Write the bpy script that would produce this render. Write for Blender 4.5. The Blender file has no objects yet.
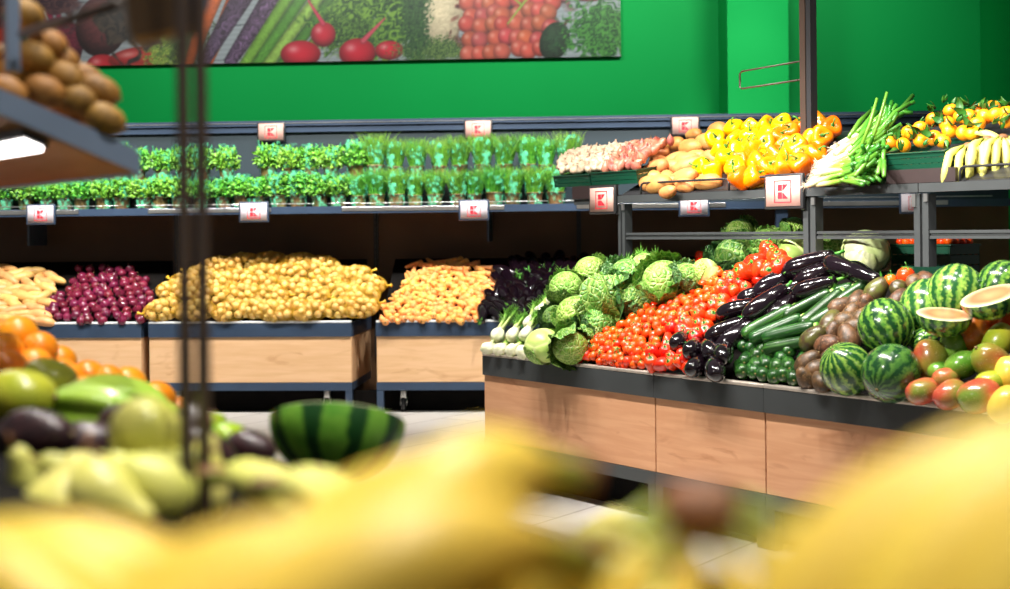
import bpy, math, random
import numpy as np
from mathutils import Matrix, Vector
random.seed(7); RNG = np.random.RandomState(7)
PI = math.pi
sc = bpy.context.scene
COL = sc.collection

# ------------------------------------------------------------------ camera
F, CX, CY, ROLL, CAMH = 1400.0, 505.0, 232.0, 0.010, 1.216
cam_d = bpy.data.cameras.new('camera'); cam = bpy.data.objects.new('camera', cam_d); COL.objects.link(cam)
cam_d.sensor_width = 36.0; cam_d.lens = F * 36.0 / 1010.0
cam_d.shift_y = -(294.5 - CY) / 1010.0
cam.matrix_world = Matrix.Translation((0, 0, CAMH)) @ Matrix.Rotation(PI / 2, 4, 'X') @ Matrix.Rotation(-ROLL, 4, 'Z')
cam_d.clip_start = 0.05
cam_d.dof.use_dof = True; cam_d.dof.focus_distance = 6.2; cam_d.dof.aperture_fstop = 2.6
sc.camera = cam

# ------------------------------------------------------------------ world, exposure, lamps
w = bpy.data.worlds.new('world'); sc.world = w; w.use_nodes = True
w.node_tree.nodes['Background'].inputs[0].default_value = (1.0, 0.97, 0.93, 1)
w.node_tree.nodes['Background'].inputs[1].default_value = 0.14
sc.view_settings.view_transform = 'Standard'; sc.view_settings.look = 'None'
sc.view_settings.exposure = 0.0; sc.view_settings.gamma = 1.0
sc.view_settings.use_curve_mapping = False
sc.cycles.use_denoising = True
sc.cycles.max_bounces = 6; sc.cycles.transparent_max_bounces = 16; sc.cycles.sample_clamp_indirect = 4.0

POW = 0.52
def spot(x, y, z, tx, ty, tz, power, ang=75, size=0.07, col=(1.0, 0.955, 0.89), blend=0.7):
    d = bpy.data.lights.new('track_or_fill_spot', 'SPOT'); d.energy = power * POW; d.spot_size = math.radians(ang)
    d.spot_blend = blend; d.shadow_soft_size = size; d.color = col
    o = bpy.data.objects.new('track_or_fill_spot', d); COL.objects.link(o)
    o.location = (x, y, z); o.rotation_euler = (Vector((tx, ty, tz)) - Vector((x, y, z))).to_track_quat('-Z', 'Y').to_euler()

# island aisle spots (aimed across the aisle at the heaped vegetables)
for a_, p_ in ((-0.1, 500), (0.55, 500), (1.15, 480), (1.75, 470), (2.35, 430), (3.0, 380)):
    bx, by = -0.1125 + a_ * 0.583, 6.848 - a_ * 0.812
    spot(bx - 0.75, by - 0.60, 3.5, bx + 0.35, by + 0.25, 0.95, p_)
# spots over the island rack
for a_ in (0.4, 1.3, 2.2, 3.1):
    bx, by = -0.1125 + a_ * 0.583, 6.848 - a_ * 0.812
    spot(bx + 0.3, by - 0.2, 3.7, bx + 0.75, by + 0.6, 1.6, 235, ang=60)
# added fill spots, aimed low to brighten the goods under the island rack
for a_ in (0.9, 1.8, 2.7):
    bx, by = -0.1125 + a_ * 0.583, 6.848 - a_ * 0.812
    spot(bx - 2.5, by - 1.85, 2.75, bx + .85, by + .6, 1.12, 1500, ang=27)
# spots in front of the wall bins
for x_ in (-3.6, -2.6, -1.6, -0.6, 0.4, 1.6):
    spot(x_, 8.15, 3.4, x_ - 0.05, 9.85, 0.95, 640, ang=70)
for x_ in (-3.0, -1.6, -0.2, 1.0):  # extra fill spots, added to brighten the herbs on the wall shelf
    spot(x_, 8.5, 3.3, x_, 9.9, 1.65, 260, ang=50)
# spots washing the green wall
for x_, p_ in ((-3.8, 260), (-2.2, 330), (-0.6, 380), (0.8, 300), (1.9, 380), (3.4, 60)):
    spot(x_, 9.2, 4.2, x_, 11.8, 2.3, p_ * 1.1, ang=100, size=0.2, col=(1, .97, .93))
spot(1.75, 8.6, 3.9, 1.86, 10.4, 2.5, 420, ang=26, size=.12, blend=1.0)  # extra narrow spot, added to brighten the pillar face
# spots over the near gondola the camera looks across
for x_, y_, p_ in ((0.5, 0.4, 240), (0.0, 1.5, 340), (-0.6, 2.4, 300), (-1.2, 3.3, 300), (0.75, 1.2, 200)):
    spot(x_, y_, 3.3, x_ - 0.25, y_ - 0.1, 1.0, p_, ang=90)

# ------------------------------------------------------------------ frames and pixel helpers
def ray(x, y):
    u, v = x - CX, y - CY
    u, v = u - ROLL * v, v + ROLL * u
    return Vector((u / F, 1.0, -v / F))
def at(x, y, z):
    return Vector((0, 0, CAMH)) + ray(x, y) * z
def topx(P):
    u = P[0] * F / P[1]; v = (CAMH - P[2]) * F / P[1]
    return CX + u + ROLL * v, CY + v - ROLL * u
class Frame:                                    # a: along the front, b: into the display, h: height
    def __init__(s, ox, oy, ax, ay):
        L = math.hypot(ax, ay); s.o = Vector((ox, oy, 0)); s.a = Vector((ax / L, ay / L, 0)); s.b = Vector((-s.a.y, s.a.x, 0))
        s.ang = math.atan2(s.a.y, s.a.x)
    def w(s, a, b, h): return s.o + s.a * a + s.b * b + Vector((0, 0, h))
    def d(s, a, b, h): return s.a * a + s.b * b + Vector((0, 0, h))
    def loc(s, P):
        q = Vector(P) - s.o; return q.dot(s.a), q.dot(s.b), P[2]
    def hit(s, x, y, h0, k):                   # pixel -> point on the plane h = h0 + k*b
        r = ray(x, y); rb = r.dot(s.b); c0 = Vector((0, 0, CAMH)) - s.o
        t = (h0 + k * (c0.dot(s.b)) - CAMH) / (r.z - k * rb)
        return Vector((0, 0, CAMH)) + r * t
    def mat(s, a=0, b=0, h=0):
        m = Matrix.Rotation(s.ang, 4, 'Z'); m.translation = s.w(a, b, h); return m
IS = Frame(-0.1125, 6.848, 0.58316, -0.81236)     # island: a runs toward the camera, b to the rack
WL = Frame(-0.912, 9.46, 1.0, -0.065)             # wall gondola, a = 0 at the gap between two bins
NG = Frame(0, 0, 0.58316, -0.81236)               # near gondola (camera stands at its middle): b points to the aisle

# ------------------------------------------------------------------ geometry accumulator
class G:
    def __init__(s): s.v = []; s.f = []; s.t = []; s.m = []; s.n = 0
    def add(s, v, f, t=None, m=0):
        v = np.asarray(v, float).reshape(-1, 3)
        s.v.append(v); s.f += [tuple(i + s.n for i in q) for q in f]; s.m += [m] * len(f)
        s.t.append(np.zeros(len(v)) if t is None else np.asarray(t, float).ravel()); s.n += len(v); return s
    def xf(s, M):
        R = np.array(M)[:3, :3]; T = np.array(M)[:3, 3]
        s.v = [q @ R.T + T for q in s.v]; return s
    def join(s, o, M=None):
        R = np.eye(4) if M is None else np.array(M)
        for q, t in zip(o.v, o.t):
            s.v.append(q @ R[:3, :3].T + R[:3, 3]); s.t.append(t)
        s.f += [tuple(i + s.n for i in q) for q in o.f]; s.m += o.m; s.n += o.n; return s
    def mesh(s, name, mats, smooth=True):
        me = bpy.data.meshes.new(name)
        me.from_pydata(np.concatenate(s.v).tolist(), [], s.f)
        for m in (mats if isinstance(mats, (list, tuple)) else [mats]): me.materials.append(m)
        if any(s.m): me.polygons.foreach_set('material_index', s.m)
        me.polygons.foreach_set('use_smooth', [smooth] * len(s.f))
        a = me.attributes.new('t', 'FLOAT', 'POINT'); a.data.foreach_set('value', np.concatenate(s.t))
        me.update(); return me
def gridf(nu, nv, wrap):
    f = []
    for i in range(nu if wrap else nu - 1):
        k = (i + 1) % nu
        for j in range(nv - 1): f.append((i * nv + j, k * nv + j, k * nv + j + 1, i * nv + j + 1))
    return f
def lump(P, amp, fr, seed=0):
    r = np.random.RandomState(seed); o = np.zeros(P.shape[:-1])
    for k in range(7):
        d = r.normal(size=3); d /= np.linalg.norm(d); o += np.sin(P @ d * fr * r.uniform(.6, 1.5) + r.uniform(0, 6.3))
    return o * amp / 3.0
def rev(prof, nu=20, nv=16, lob=0, la=0.0, lumpy=0, lf=40, seed=0, sx=1, sy=1, bend=0.0, m=0):
    """surface of revolution: prof(t)->(r,z); closed ends; t stored"""
    g = G(); th = np.linspace(0, 2 * PI, nu, endpoint=False)[:, None]; t = (0.5 - 0.5 * np.cos(np.linspace(0, PI, nv)))[None, :]
    r, z = prof(t); r = np.maximum(r, 2e-4)
    rr = r * (1 + la * np.cos(lob * th)) if lob else r + 0 * th
    P = np.stack([rr * np.cos(th) * sx, rr * np.sin(th) * sy, z + 0 * th], -1)
    if lumpy:
        n = lump(P, lumpy, lf, seed); P[..., 0] += P[..., 0] * n; P[..., 1] += P[..., 1] * n; P[..., 2] += P[..., 2] * n
    if bend: P[..., 0] += bend * (P[..., 2] ** 2)
    g.add(P, gridf(nu, nv, True), (t + 0 * th), m); return g
def ell(r, h, p=1.0, q=0.0):                       # profile: half height h, radius r, egg factor q
    def f(t):
        z = -h * np.cos(PI * t); s = np.sin(PI * t) ** p
        return r * s * (1 + q * np.cos(PI * t)), z
    return f
def tube(pts, rad, n=8, t0=0, t1=1, flat=1.0, cap=True, m=0):
    pts = [Vector(p) for p in pts]; N = len(pts); P = np.zeros((n, N, 3)); up = Vector((0.13, 0.21, 1)).normalized()
    x = None
    for j, p in enumerate(pts):
        d = (pts[min(j + 1, N - 1)] - pts[max(j - 1, 0)]).normalized()
        if x is None:
            x = d.cross(up); x = x.normalized() if x.length > .05 else Vector((1, 0, 0))
        x = (x - d * x.dot(d)).normalized(); y = d.cross(x)
        r = rad[j] if hasattr(rad, '__len__') else rad
        for i in range(n):
            a = 2 * PI * i / n; P[i, j] = p + x * (math.cos(a) * r) + y * (math.sin(a) * r * flat)
    g = G(); f = gridf(n, N, True)
    if cap: f += [tuple(i * N for i in range(n))[::-1], tuple(i * N + N - 1 for i in range(n))]
    g.add(P, f, np.tile(np.linspace(t0, t1, N), (n, 1)), m); return g
def box(x0, x1, y0, y1, z0, z1, m=0, bev=0.0):
    g = G()
    if bev <= 0:
        v = [(x, y, z) for x in (x0, x1) for y in (y0, y1) for z in (z0, z1)]
        return g.add(v, [(0, 1, 3, 2), (4, 6, 7, 5), (0, 4, 5, 1), (2, 3, 7, 6), (0, 2, 6, 4), (1, 5, 7, 3)], None, m)
    b = min(bev, (x1 - x0) / 2.2, (y1 - y0) / 2.2, (z1 - z0) / 2.2)
    import bmesh
    bm = bmesh.new(); bmesh.ops.create_cube(bm, size=1)
    for q in bm.verts: q.co = Vector(((x0 + x1) / 2 + q.co.x * (x1 - x0), (y0 + y1) / 2 + q.co.y * (y1 - y0), (z0 + z1) / 2 + q.co.z * (z1 - z0)))
    bmesh.ops.bevel(bm, geom=bm.edges[:], offset=b, segments=2, affect='EDGES', profile=.5)
    bm.verts.index_update(); g.add([q.co[:] for q in bm.verts], [tuple(q.index for q in f.verts) for f in bm.faces], None, m); bm.free(); return g
def prism(poly, x0, x1, m=0):                      # polygon in (y,z) swept along x
    n = len(poly); v = [(x0, y, z) for y, z in poly] + [(x1, y, z) for y, z in poly]
    f = [tuple(range(n))[::-1], tuple(range(n, 2 * n))] + [(i, (i + 1) % n, (i + 1) % n + n, i + n) for i in range(n)]
    return G().add(v, f, None, m)
def leaf(L, W, curl=0.3, cup=0.2, ruff=0.0, nu=6, nv=10, seed=0, tip=0.6, m=0):
    """leaf surface along +z from the origin, facing +y, solid thickness comes from a doubled sheet"""
    u = np.linspace(-1, 1, nu)[:, None]; t = np.linspace(0, 1, nv)[None, :]
    wd = W * np.sin(PI * np.clip(t * .93 + .05, 0, 1) ** tip)
    x = u * wd; z = L * t * (1 - .15 * curl * t) + 0 * u; y = curl * L * t ** 2 + cup * W * (u ** 2) * np.ones_like(t)
    if ruff:
        r = np.random.RandomState(seed); ph = r.uniform(0, 6, 3)
        y = y + ruff * W * (np.abs(u) ** 1.5) * (np.sin(t * 17 + ph[0] + 2 * u) + .6 * np.sin(t * 31 + ph[1] - u))
    P = np.stack([x, y, z], -1); Q = P.copy(); Q[..., 1] -= 0.0012 + .0 * L
    g = G(); f = gridf(nu, nv, False); g.add(P, f, t + 0 * u, m); g.add(Q, [q[::-1] for q in f], t + 0 * u, m); return g

# ------------------------------------------------------------------ materials
def lin(c): return tuple((x / 12.92 if x <= .04045 else ((x + .055) / 1.055) ** 2.4) for x in (q / 255.0 for q in c))
class N:
    def __init__(s, name, rough=.5, spec=.5, metal=0.0, coat=0.0):
        s.m = bpy.data.materials.new(name); s.m.use_nodes = True; s.t = s.m.node_tree; s.n = s.t.nodes
        s.b = s.n['Principled BSDF']; s.i(s.b, 'Roughness', rough); s.i(s.b, 'Specular IOR Level', spec); s.i(s.b, 'Metallic', metal); s.i(s.b, 'Coat Weight', coat)
        s.i(s.b, 'Coat Roughness', .08); s._v = None
    def i(s, node, k, v):
        if isinstance(v, bpy.types.NodeSocket): s.t.links.new(v, node.inputs[k])
        else:
            if isinstance(v, tuple) and len(v) == 3 and node.inputs[k].type == 'RGBA': v = (*v, 1)
            node.inputs[k].default_value = v
    def vec(s):                                     # object coordinates shifted per object
        if s._v is None:
            tc = s.n.new('ShaderNodeTexCoord'); oi = s.n.new('ShaderNodeObjectInfo'); mu = s.n.new('ShaderNodeMath'); mu.operation = 'MULTIPLY'
            s.i(mu, 0, oi.outputs['Random']); mu.inputs[1].default_value = 37.0
            ad = s.n.new('ShaderNodeVectorMath'); ad.operation = 'ADD'; s.i(ad, 0, tc.outputs['Object']); s.i(ad, 1, mu.outputs[0]); s._v = ad.outputs[0]
        return s._v
    def obj(s): return s.n.new('ShaderNodeTexCoord').outputs['Object']
    def noise(s, scale, detail=3, v=None, dist=0.0, rough=.5):
        n = s.n.new('ShaderNodeTexNoise'); s.i(n, 'Scale', scale); s.i(n, 'Detail', detail); s.i(n, 'Distortion', dist); s.i(n, 'Roughness', rough)
        s.i(n, 'Vector', v if v is not None else s.vec()); return n.outputs['Fac']
    def vor(s, scale, feature='F1', v=None):
        n = s.n.new('ShaderNodeTexVoronoi'); n.feature = feature; s.i(n, 'Scale', scale); s.i(n, 'Vector', v if v is not None else s.vec()); return n.outputs['Distance']
    def scale(s, v, x, y, z):
        n = s.n.new('ShaderNodeMapping'); s.i(n, 'Vector', v); n.inputs['Scale'].default_value = (x, y, z); return n.outputs[0]
    def math(s, op, a, b=0.0, c=None, clamp=False):
        n = s.n.new('ShaderNodeMath'); n.operation = op; n.use_clamp = clamp; s.i(n, 0, a); s.i(n, 1, b)
        if c is not None: s.i(n, 2, c)
        return n.outputs[0]
    def ramp(s, f, *st):
        n = s.n.new('ShaderNodeValToRGB'); s.i(n, 'Fac', f); e = n.color_ramp.elements
        while len(e) < len(st): e.new(.5)
        for q, (p, c) in zip(e, st): q.position = p; q.color = (*c, 1) if len(c) == 3 else c
        return n.outputs['Color']
    def rng(s, f, a, b, c=0.0, d=1.0):
        n = s.n.new('ShaderNodeMapRange'); s.i(n, 'Value', f)
        for k, v in zip((1, 2, 3, 4), (a, b, c, d)): n.inputs[k].default_value = v
        return n.outputs[0]
    def mix(s, f, a, b):
        n = s.n.new('ShaderNodeMix'); n.data_type = 'RGBA'; s.i(n, 0, f)
        for k, v in ((6, a), (7, b)):
            if isinstance(v, tuple): n.inputs[k].default_value = (*v, 1)
            else: s.t.links.new(v, n.inputs[k])
        return n.outputs[2]
    def rand(s): return s.n.new('ShaderNodeObjectInfo').outputs['Random']
    def tt(s):
        n = s.n.new('ShaderNodeAttribute'); n.attribute_name = 't'; return n.outputs['Fac']
    def xyz(s, v):
        n = s.n.new('ShaderNodeSeparateXYZ'); s.i(n, 0, v); return n.outputs
    def col(s, c): s.i(s.b, 'Base Color', c); return s
    def bump(s, h, st=.3, d=.01):
        n = s.n.new('ShaderNodeBump'); s.i(n, 'Height', h); n.inputs['Strength'].default_value = st; n.inputs['Distance'].default_value = d
        s.t.links.new(n.outputs[0], s.b.inputs['Normal']); return s
def simple(name, rgb, rough=.5, rgb2=None, sc_=30, spec=.5, bmp=0, metal=0, coat=0, rv=.0, sss=0):
    m = N(name, rough, spec, metal, coat); c = lin(rgb)
    if rgb2 is not None: c = m.mix(m.rng(m.noise(sc_), .35, .65), lin(rgb), lin(rgb2))
    elif True: c = m.mix(m.rng(m.noise(sc_), .3, .7), tuple(x * .9 for x in lin(rgb)), tuple(min(1, x * 1.08) for x in lin(rgb)))
    if rv:
        h = m.n.new('ShaderNodeHueSaturation'); m.i(h, 'Color', c); m.i(h, 'Value', m.rng(m.rand(), 0, 1, 1 - rv, 1 + rv)); m.i(h, 'Hue', m.rng(m.rand(), 0, 1, .5 - rv * .04, .5 + rv * .04)); c = h.outputs[0]
    m.col(c)
    if bmp: m.bump(m.noise(sc_ * 3), bmp, .005)
    if sss: m.i(m.b, 'Subsurface Weight', sss); m.i(m.b, 'Subsurface Radius', (.01, .006, .003)); 
    return m.m

M = {}
M['grey_metal'] = simple('painted_grey_metal', (60, 63, 64), .38, sc_=6)
M['blue_metal'] = simple('slate_blue_metal', (52, 68, 90), .35, sc_=6)
M['pale_blue_metal'] = simple('pale_slate_metal', (112, 128, 150), .4, sc_=6)
M['dark_metal'] = simple('dark_metal', (42, 42, 44), .4, sc_=6)
M['brown_post'] = simple('brown_grey_metal', (64, 50, 42), .4, sc_=6)
M['bright_metal'] = simple('bright_zinc', (190, 190, 188), .28, metal=.9, sc_=8)
M['rubber'] = simple('black_rubber', (26, 26, 27), .6)
M['black_board'] = simple('black_board', (12, 11, 11), .9, (18, 15, 13), 5, spec=.1)
M['alu'] = simple('lip_aluminium', (196, 184, 172), .35, metal=.5, sc_=9)
M['white_lip'] = simple('pale_lip', (225, 228, 230), .4)
M['crate'] = simple('green_crate_plastic', (8, 66, 46), .4, sc_=10)
M['brown_tray'] = simple('brown_plastic_tray', (48, 36, 36), .45)
M['card_pink'] = simple('price_card_pink', (212, 170, 158), .6, sc_=4)
M['card_white'] = simple('price_card_white', (216, 208, 216), .6, sc_=4)
M['logo_red'] = simple('logo_red', (214, 28, 48), .6)
def wood(name, c1, c2, c3, axis):
    m = N(name, .45, .4); v = m.vec(); sx = {'x': (1.2, 14, 14), 'z': (14, 14, 1.2)}[axis]
    n1 = m.noise(2.4, 6, m.scale(v, *sx), .6); n2 = m.noise(3, 3, m.scale(v, 1, 4, 4), 1.2)
    c = m.mix(m.rng(n1, .38, .62), lin(c1), lin(c2)); c = m.mix(m.rng(n2, .60, .78), c, lin(c3))
    kn = m.vor(3.1, 'F1', m.scale(v, 1, 1.6, 1.6)); c = m.mix(m.rng(kn, .0, .07, .55, 0), c, lin(c3))
    m.col(c).bump(n1, .05); return m.m
M['oak'] = wood('oak_board', (222, 182, 140), (214, 172, 128), (196, 150, 108), 'x')
M['oak_warm'] = wood('oak_board_warm', (208, 156, 118), (198, 144, 106), (172, 116, 80), 'x')
def wallm():
    m = N('green_wall_paint', .6, .12); n = m.noise(.8, 2, m.obj())
    m.col(m.mix(m.rng(n, .3, .7), lin((0, 140, 62)), lin((0, 146, 66)))).bump(m.noise(60, 2, m.obj()), .04); return m.m
M['green_wall'] = wallm()
def floorm():
    m = N('floor_tile', .32, .5); n = m.n.new('ShaderNodeTexBrick'); mp = m.n.new('ShaderNodeMapping'); m.i(mp, 'Vector', m.obj())
    mp.inputs['Rotation'].default_value = (0, 0, math.radians(35.7 + 90)); m.i(n, 'Vector', mp.outputs[0])
    n.offset = 0.5
    for k, v in (('Scale', 1.0), ('Mortar Size', .004), ('Mortar Smooth', .1), ('Brick Width', .9), ('Row Height', .3)): n.inputs[k].default_value = v
    n.inputs['Color1'].default_value = (*lin((206, 202, 196)), 1); n.inputs['Color2'].default_value = (*lin((196, 192, 187)), 1); n.inputs['Mortar'].default_value = (*lin((90, 84, 78)), 1)
    m.col(m.mix(m.rng(m.noise(3, 4, m.obj()), .3, .7, 0, .25), n.outputs['Color'], lin((180, 176, 172)))); return m.m
M['floor'] = floorm()
def panelm():
    m = N('dark_back_panel', .5, .4); v = m.obj(); h = m.vor(22, 'F1', v)
    m.col(m.mix(m.rng(m.noise(2, 2, v), .3, .7), lin((112, 80, 54)), lin((92, 66, 46)))); return m.m
M['panel'] = panelm()
M['teal_board'] = simple('dark_teal_board', (34, 50, 58), .5, sc_=3)
M['slot'] = simple('slotted_upright', (58, 56, 54), .4)

# produce
def produce(name, fn, **k):
    m = N(name, **k); fn(m); M[name] = m.m
def hsv(m, c, dv=.12, dh=.01, lo=None):
    h = m.n.new('ShaderNodeHueSaturation'); m.i(h, 'Color', c); r = m.rand()
    m.i(h, 'Value', m.rng(r, 0, 1, 1 - dv, 1 + dv)); r2 = m.math('FRACT', m.math('MULTIPLY', r, 7.31)); m.i(h, 'Hue', m.rng(r2, 0, 1, .5 - (dh if lo is None else lo), .5 + dh)); return h.outputs[0]
def f_(m):
    c = m.mix(m.rng(m.noise(30), .3, .7), lin((234, 58, 14)), lin((214, 34, 12))); m.col(hsv(m, c, .14, .016, 0.0)); m.i(m.b, 'Subsurface Weight', .1)
    m.i(m.b, 'Subsurface Radius', (.01, .003, .002))
produce('tomato', f_, rough=.22, coat=.2)
def f_(m): m.col(hsv(m, m.mix(m.rng(m.noise(20), .3, .7), lin((232, 28, 16)), lin((208, 16, 14))), .14, .01, 0.0))
produce('red_pepper', f_, rough=.24, coat=.2)
def f_(m):
    m.col(hsv(m, m.mix(m.rng(m.noise(12), .3, .7), lin((250, 190, 4)), lin((240, 172, 0))), .06, .01)); m.i(m.b, 'Subsurface Weight', .1); m.i(m.b, 'Subsurface Radius', (.01, .006, .001))
produce('yellow_pepper', f_, rough=.2, coat=.4)
def f_(m): m.col(hsv(m, m.mix(m.rng(m.noise(12), .3, .7), lin((246, 134, 4)), lin((234, 112, 0))), .06, .012))
produce('orange_pepper', f_, rough=.2, coat=.4)
produce('green_stem', lambda m: m.col(hsv(m, m.mix(m.rng(m.noise(60), .3, .7), lin((72, 142, 42)), lin((44, 108, 28))), .2, .02)), rough=.45)
produce('dry_stem', lambda m: m.col(m.mix(m.rng(m.noise(60), .3, .7), lin((140, 116, 70)), lin((100, 84, 44)))), rough=.6)
def f_(m): m.col(hsv(m, m.mix(m.rng(m.noise(20), .3, .7), lin((17, 7, 13)), lin((10, 4, 9))), .3, .03))
produce('eggplant', f_, rough=.12, coat=.8)
def f_(m):
    v = m.scale(m.vec(), 1, 1, .12); n = m.noise(130, 2, v); c = m.mix(m.rng(n, .5, .68), lin((18, 58, 15)), lin((50, 100, 32)))
    c = m.mix(m.rng(m.tt(), .93, 1.0), c, lin((120, 160, 70))); m.col(hsv(m, c, .22, .01))
produce('zucchini', f_, rough=.33, coat=.15)
def f_(m):
    c = m.mix(m.rng(m.noise(55, 4), .4, .62), lin((98, 66, 40)), lin((58, 42, 26))); c = m.mix(m.rng(m.noise(160, 2), .6, .75), c, lin((150, 114, 80)))
    m.col(hsv(m, c, .22, .012)).bump(m.noise(220, 2), .5, .002)
produce('brown_avocado', f_, rough=.45, coat=.05)
def f_(m):
    c = m.mix(m.rng(m.noise(45, 4), .4, .62), lin((84, 84, 36)), lin((66, 50, 34))); m.col(hsv(m, c, .2, .02)).bump(m.noise(220, 2), .4, .002)
def f2_(m): m.col(m.mix(m.rng(m.noise(55, 4), .4, .62), lin((62, 36, 38)), lin((36, 22, 26)))).bump(m.noise(220, 2), .4, .002)
produce('dark_avocado', f2_, rough=.34, coat=.2)
produce('green_avocado', f_, rough=.32, coat=.2)
def melon(m, light=False):
    o = m.obj(); x, y, z = m.xyz(o)[:3]; th = m.math('ARCTAN2', y, x); n = m.noise(18, 5, None, 0, .7); n2 = m.noise(75, 4)
    off = m.math('MULTIPLY', m.math('SUBTRACT', n, .5), 7.0); off2 = m.math('MULTIPLY', m.math('SUBTRACT', n2, .5), 5.5)
    s = m.math('SINE', m.math('ADD', m.math('MULTIPLY', th, 15.0), m.math('ADD', off, off2)))
    a, b, c3 = (lin((128, 166, 62)), lin((70, 122, 44)), lin((20, 62, 28))) if not light else (lin((158, 190, 82)), lin((96, 148, 56)), lin((28, 80, 36)))
    base = m.mix(m.rng(n2, .35, .65), a, b); c = m.mix(m.rng(s, -.9, .5), base, c3)
    m.col(c)
produce('watermelon_rind', melon, rough=.2, coat=.5)
def dmelon(m):
    o = m.obj(); x, y, z = m.xyz(o)[:3]; th = m.math('ARCTAN2', y, x); n = m.noise(30, 5, None, 0, .7)
    s = m.math('SINE', m.math('ADD', m.math('MULTIPLY', th, 13.0), m.math('MULTIPLY', m.math('SUBTRACT', n, .5), 13)))
    m.col(m.mix(m.rng(s, -1, .6), m.mix(m.rng(m.noise(60, 4), .35, .65), lin((92, 136, 56)), lin((62, 112, 46))), lin((24, 68, 32))))
produce('dark_watermelon_rind', dmelon, rough=.2, coat=.5)
produce('pale_watermelon_rind', lambda m: melon(m, True), rough=.2, coat=.5)
def f_(m):
    o = m.obj(); x, y, z = m.xyz(o)[:3]; r = m.math('SQRT', m.math('ADD', m.math('MULTIPLY', x, x), m.math('MULTIPLY', y, y)))
    t = m.math('ADD', r, m.math('MULTIPLY', m.math('SUBTRACT', m.noise(40, 3), .5), .012))
    m.col(m.ramp(m.rng(t, 0, .11), (0, lin((226, 146, 104))), (.55, lin((216, 112, 76))), (.74, lin((224, 160, 124))), (.86, lin((226, 216, 180))), (.95, lin((120, 160, 70)))))
def wmelon(m):
    x, y, z = m.xyz(m.obj())[:3]; th = m.math('ARCTAN2', y, x); s = m.math('SINE', m.math('ADD', m.math('MULTIPLY', th, 9.0), m.math('MULTIPLY', m.noise(20, 3), 3)))
    m.col(m.mix(m.rng(s, .1, .55), m.mix(m.rng(m.noise(30, 3), .3, .7), lin((134, 190, 66)), lin((92, 158, 46))), lin((24, 74, 28))))
produce('bold_watermelon_rind', wmelon, rough=.4, coat=.1)
produce('melon_flesh', f_, rough=.3, coat=.2)
def mango(m, seedc):
    A, B, C_ = seedc; o = m.obj(); x, y, z = m.xyz(o)[:3]; n = m.noise(9, 2); g = m.math('ADD', m.math('MULTIPLY', x, 7.0), m.math('MULTIPLY', m.math('SUBTRACT', n, .5), 2.4))
    c = m.ramp(m.rng(g, -.6, .6), (.1, lin(A)), (.5, lin(B)), (.9, lin(C_))); c = m.mix(m.rng(m.noise(300, 1), .66, .72, 0, .35), c, lin((230, 210, 150)))
    m.col(c)
produce('mango_green_red', lambda m: mango(m, ((96, 142, 38), (140, 124, 48), (150, 48, 36))), rough=.24, coat=.4)
produce('mango_orange', lambda m: mango(m, ((182, 48, 28), (222, 100, 34), (232, 150, 48))), rough=.24, coat=.4)
produce('mango_green', lambda m: mango(m, ((78, 130, 34), (98, 148, 44), (128, 162, 56))), rough=.24, coat=.4)
produce('mango_pink', lambda m: mango(m, ((120, 146, 54), (198, 92, 62), (186, 62, 54))), rough=.24, coat=.4)
produce('mango_yellow', lambda m: mango(m, ((232, 196, 60), (240, 210, 84), (244, 190, 60))), rough=.3, coat=.3)
produce('mango_yellowgreen', lambda m: mango(m, ((150, 168, 40), (186, 188, 52), (206, 190, 60))), rough=.3, coat=.2)
def savoy(m, c1, c2, vein, sc_=52):
    v = m.vec(); d = m.vor(sc_, 'DISTANCE_TO_EDGE', v); d2 = m.vor(sc_ * .5, 'DISTANCE_TO_EDGE', v)
    base = m.mix(m.rng(m.noise(16, 3), .35, .65), lin(c1), lin(c2)); base = m.mix(m.rng(d, 0.0, .09, .55, 0), base, lin(vein)); base = m.mix(m.rng(d2, 0.0, .05, .6, 0), base, lin(vein))
    h = m.math('ADD', m.math('MINIMUM', d, .22), m.math('MULTIPLY', m.math('MINIMUM', d2, .1), 1.0)); m.col(hsv(m, base, .12, .01)).bump(h, .9, .02)
produce('savoy_leaf', lambda m: savoy(m, (88, 140, 46), (54, 108, 34), (176, 200, 108)), rough=.42)
produce('savoy_heart', lambda m: savoy(m, (130, 176, 66), (98, 150, 48), (204, 220, 136)), rough=.4)
produce('dark_leaf', lambda m: savoy(m, (62, 112, 48), (36, 84, 40), (124, 160, 92), 60), rough=.42)
produce('pale_cabbage', lambda m: savoy(m, (178, 204, 112), (150, 190, 88), (222, 230, 164), 9), rough=.36)
produce('white_cabbage', lambda m: savoy(m, (214, 222, 160), (196, 212, 136), (236, 238, 196), 7), rough=.34)
produce('fennel_bulb', lambda m: m.col(m.mix(m.rng(m.noise(18, 3, m.scale(m.vec(), 3, 3, .5)), .35, .7), lin((244, 240, 214)), lin((214, 222, 170)))), rough=.32)
produce('fennel_stalk', lambda m: m.col(m.ramp(m.tt(), (0, lin((226, 230, 178))), (.4, lin((166, 196, 92))), (1, lin((96, 156, 52))))), rough=.4)
produce('frond', lambda m: m.col(m.mix(m.rng(m.noise(30), .3, .7), lin((110, 170, 46)), lin((72, 132, 30)))), rough=.55)
def f_(m):
    x, y, z = m.xyz(m.obj())[:3]; th = m.math('ARCTAN2', y, x); s = m.math('SINE', m.math('ADD', m.math('MULTIPLY', th, 15), m.math('MULTIPLY', m.noise(40), 6)))
    c = m.mix(m.rng(s, -1, 1), lin((88, 16, 38)), lin((126, 36, 66))); c = m.mix(m.rng(m.tt(), .88, 1), c, lin((196, 168, 120))); c = m.mix(m.rng(m.tt(), .08, .0), c, lin((170, 130, 110))); m.col(hsv(m, c, .28, .015))
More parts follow.
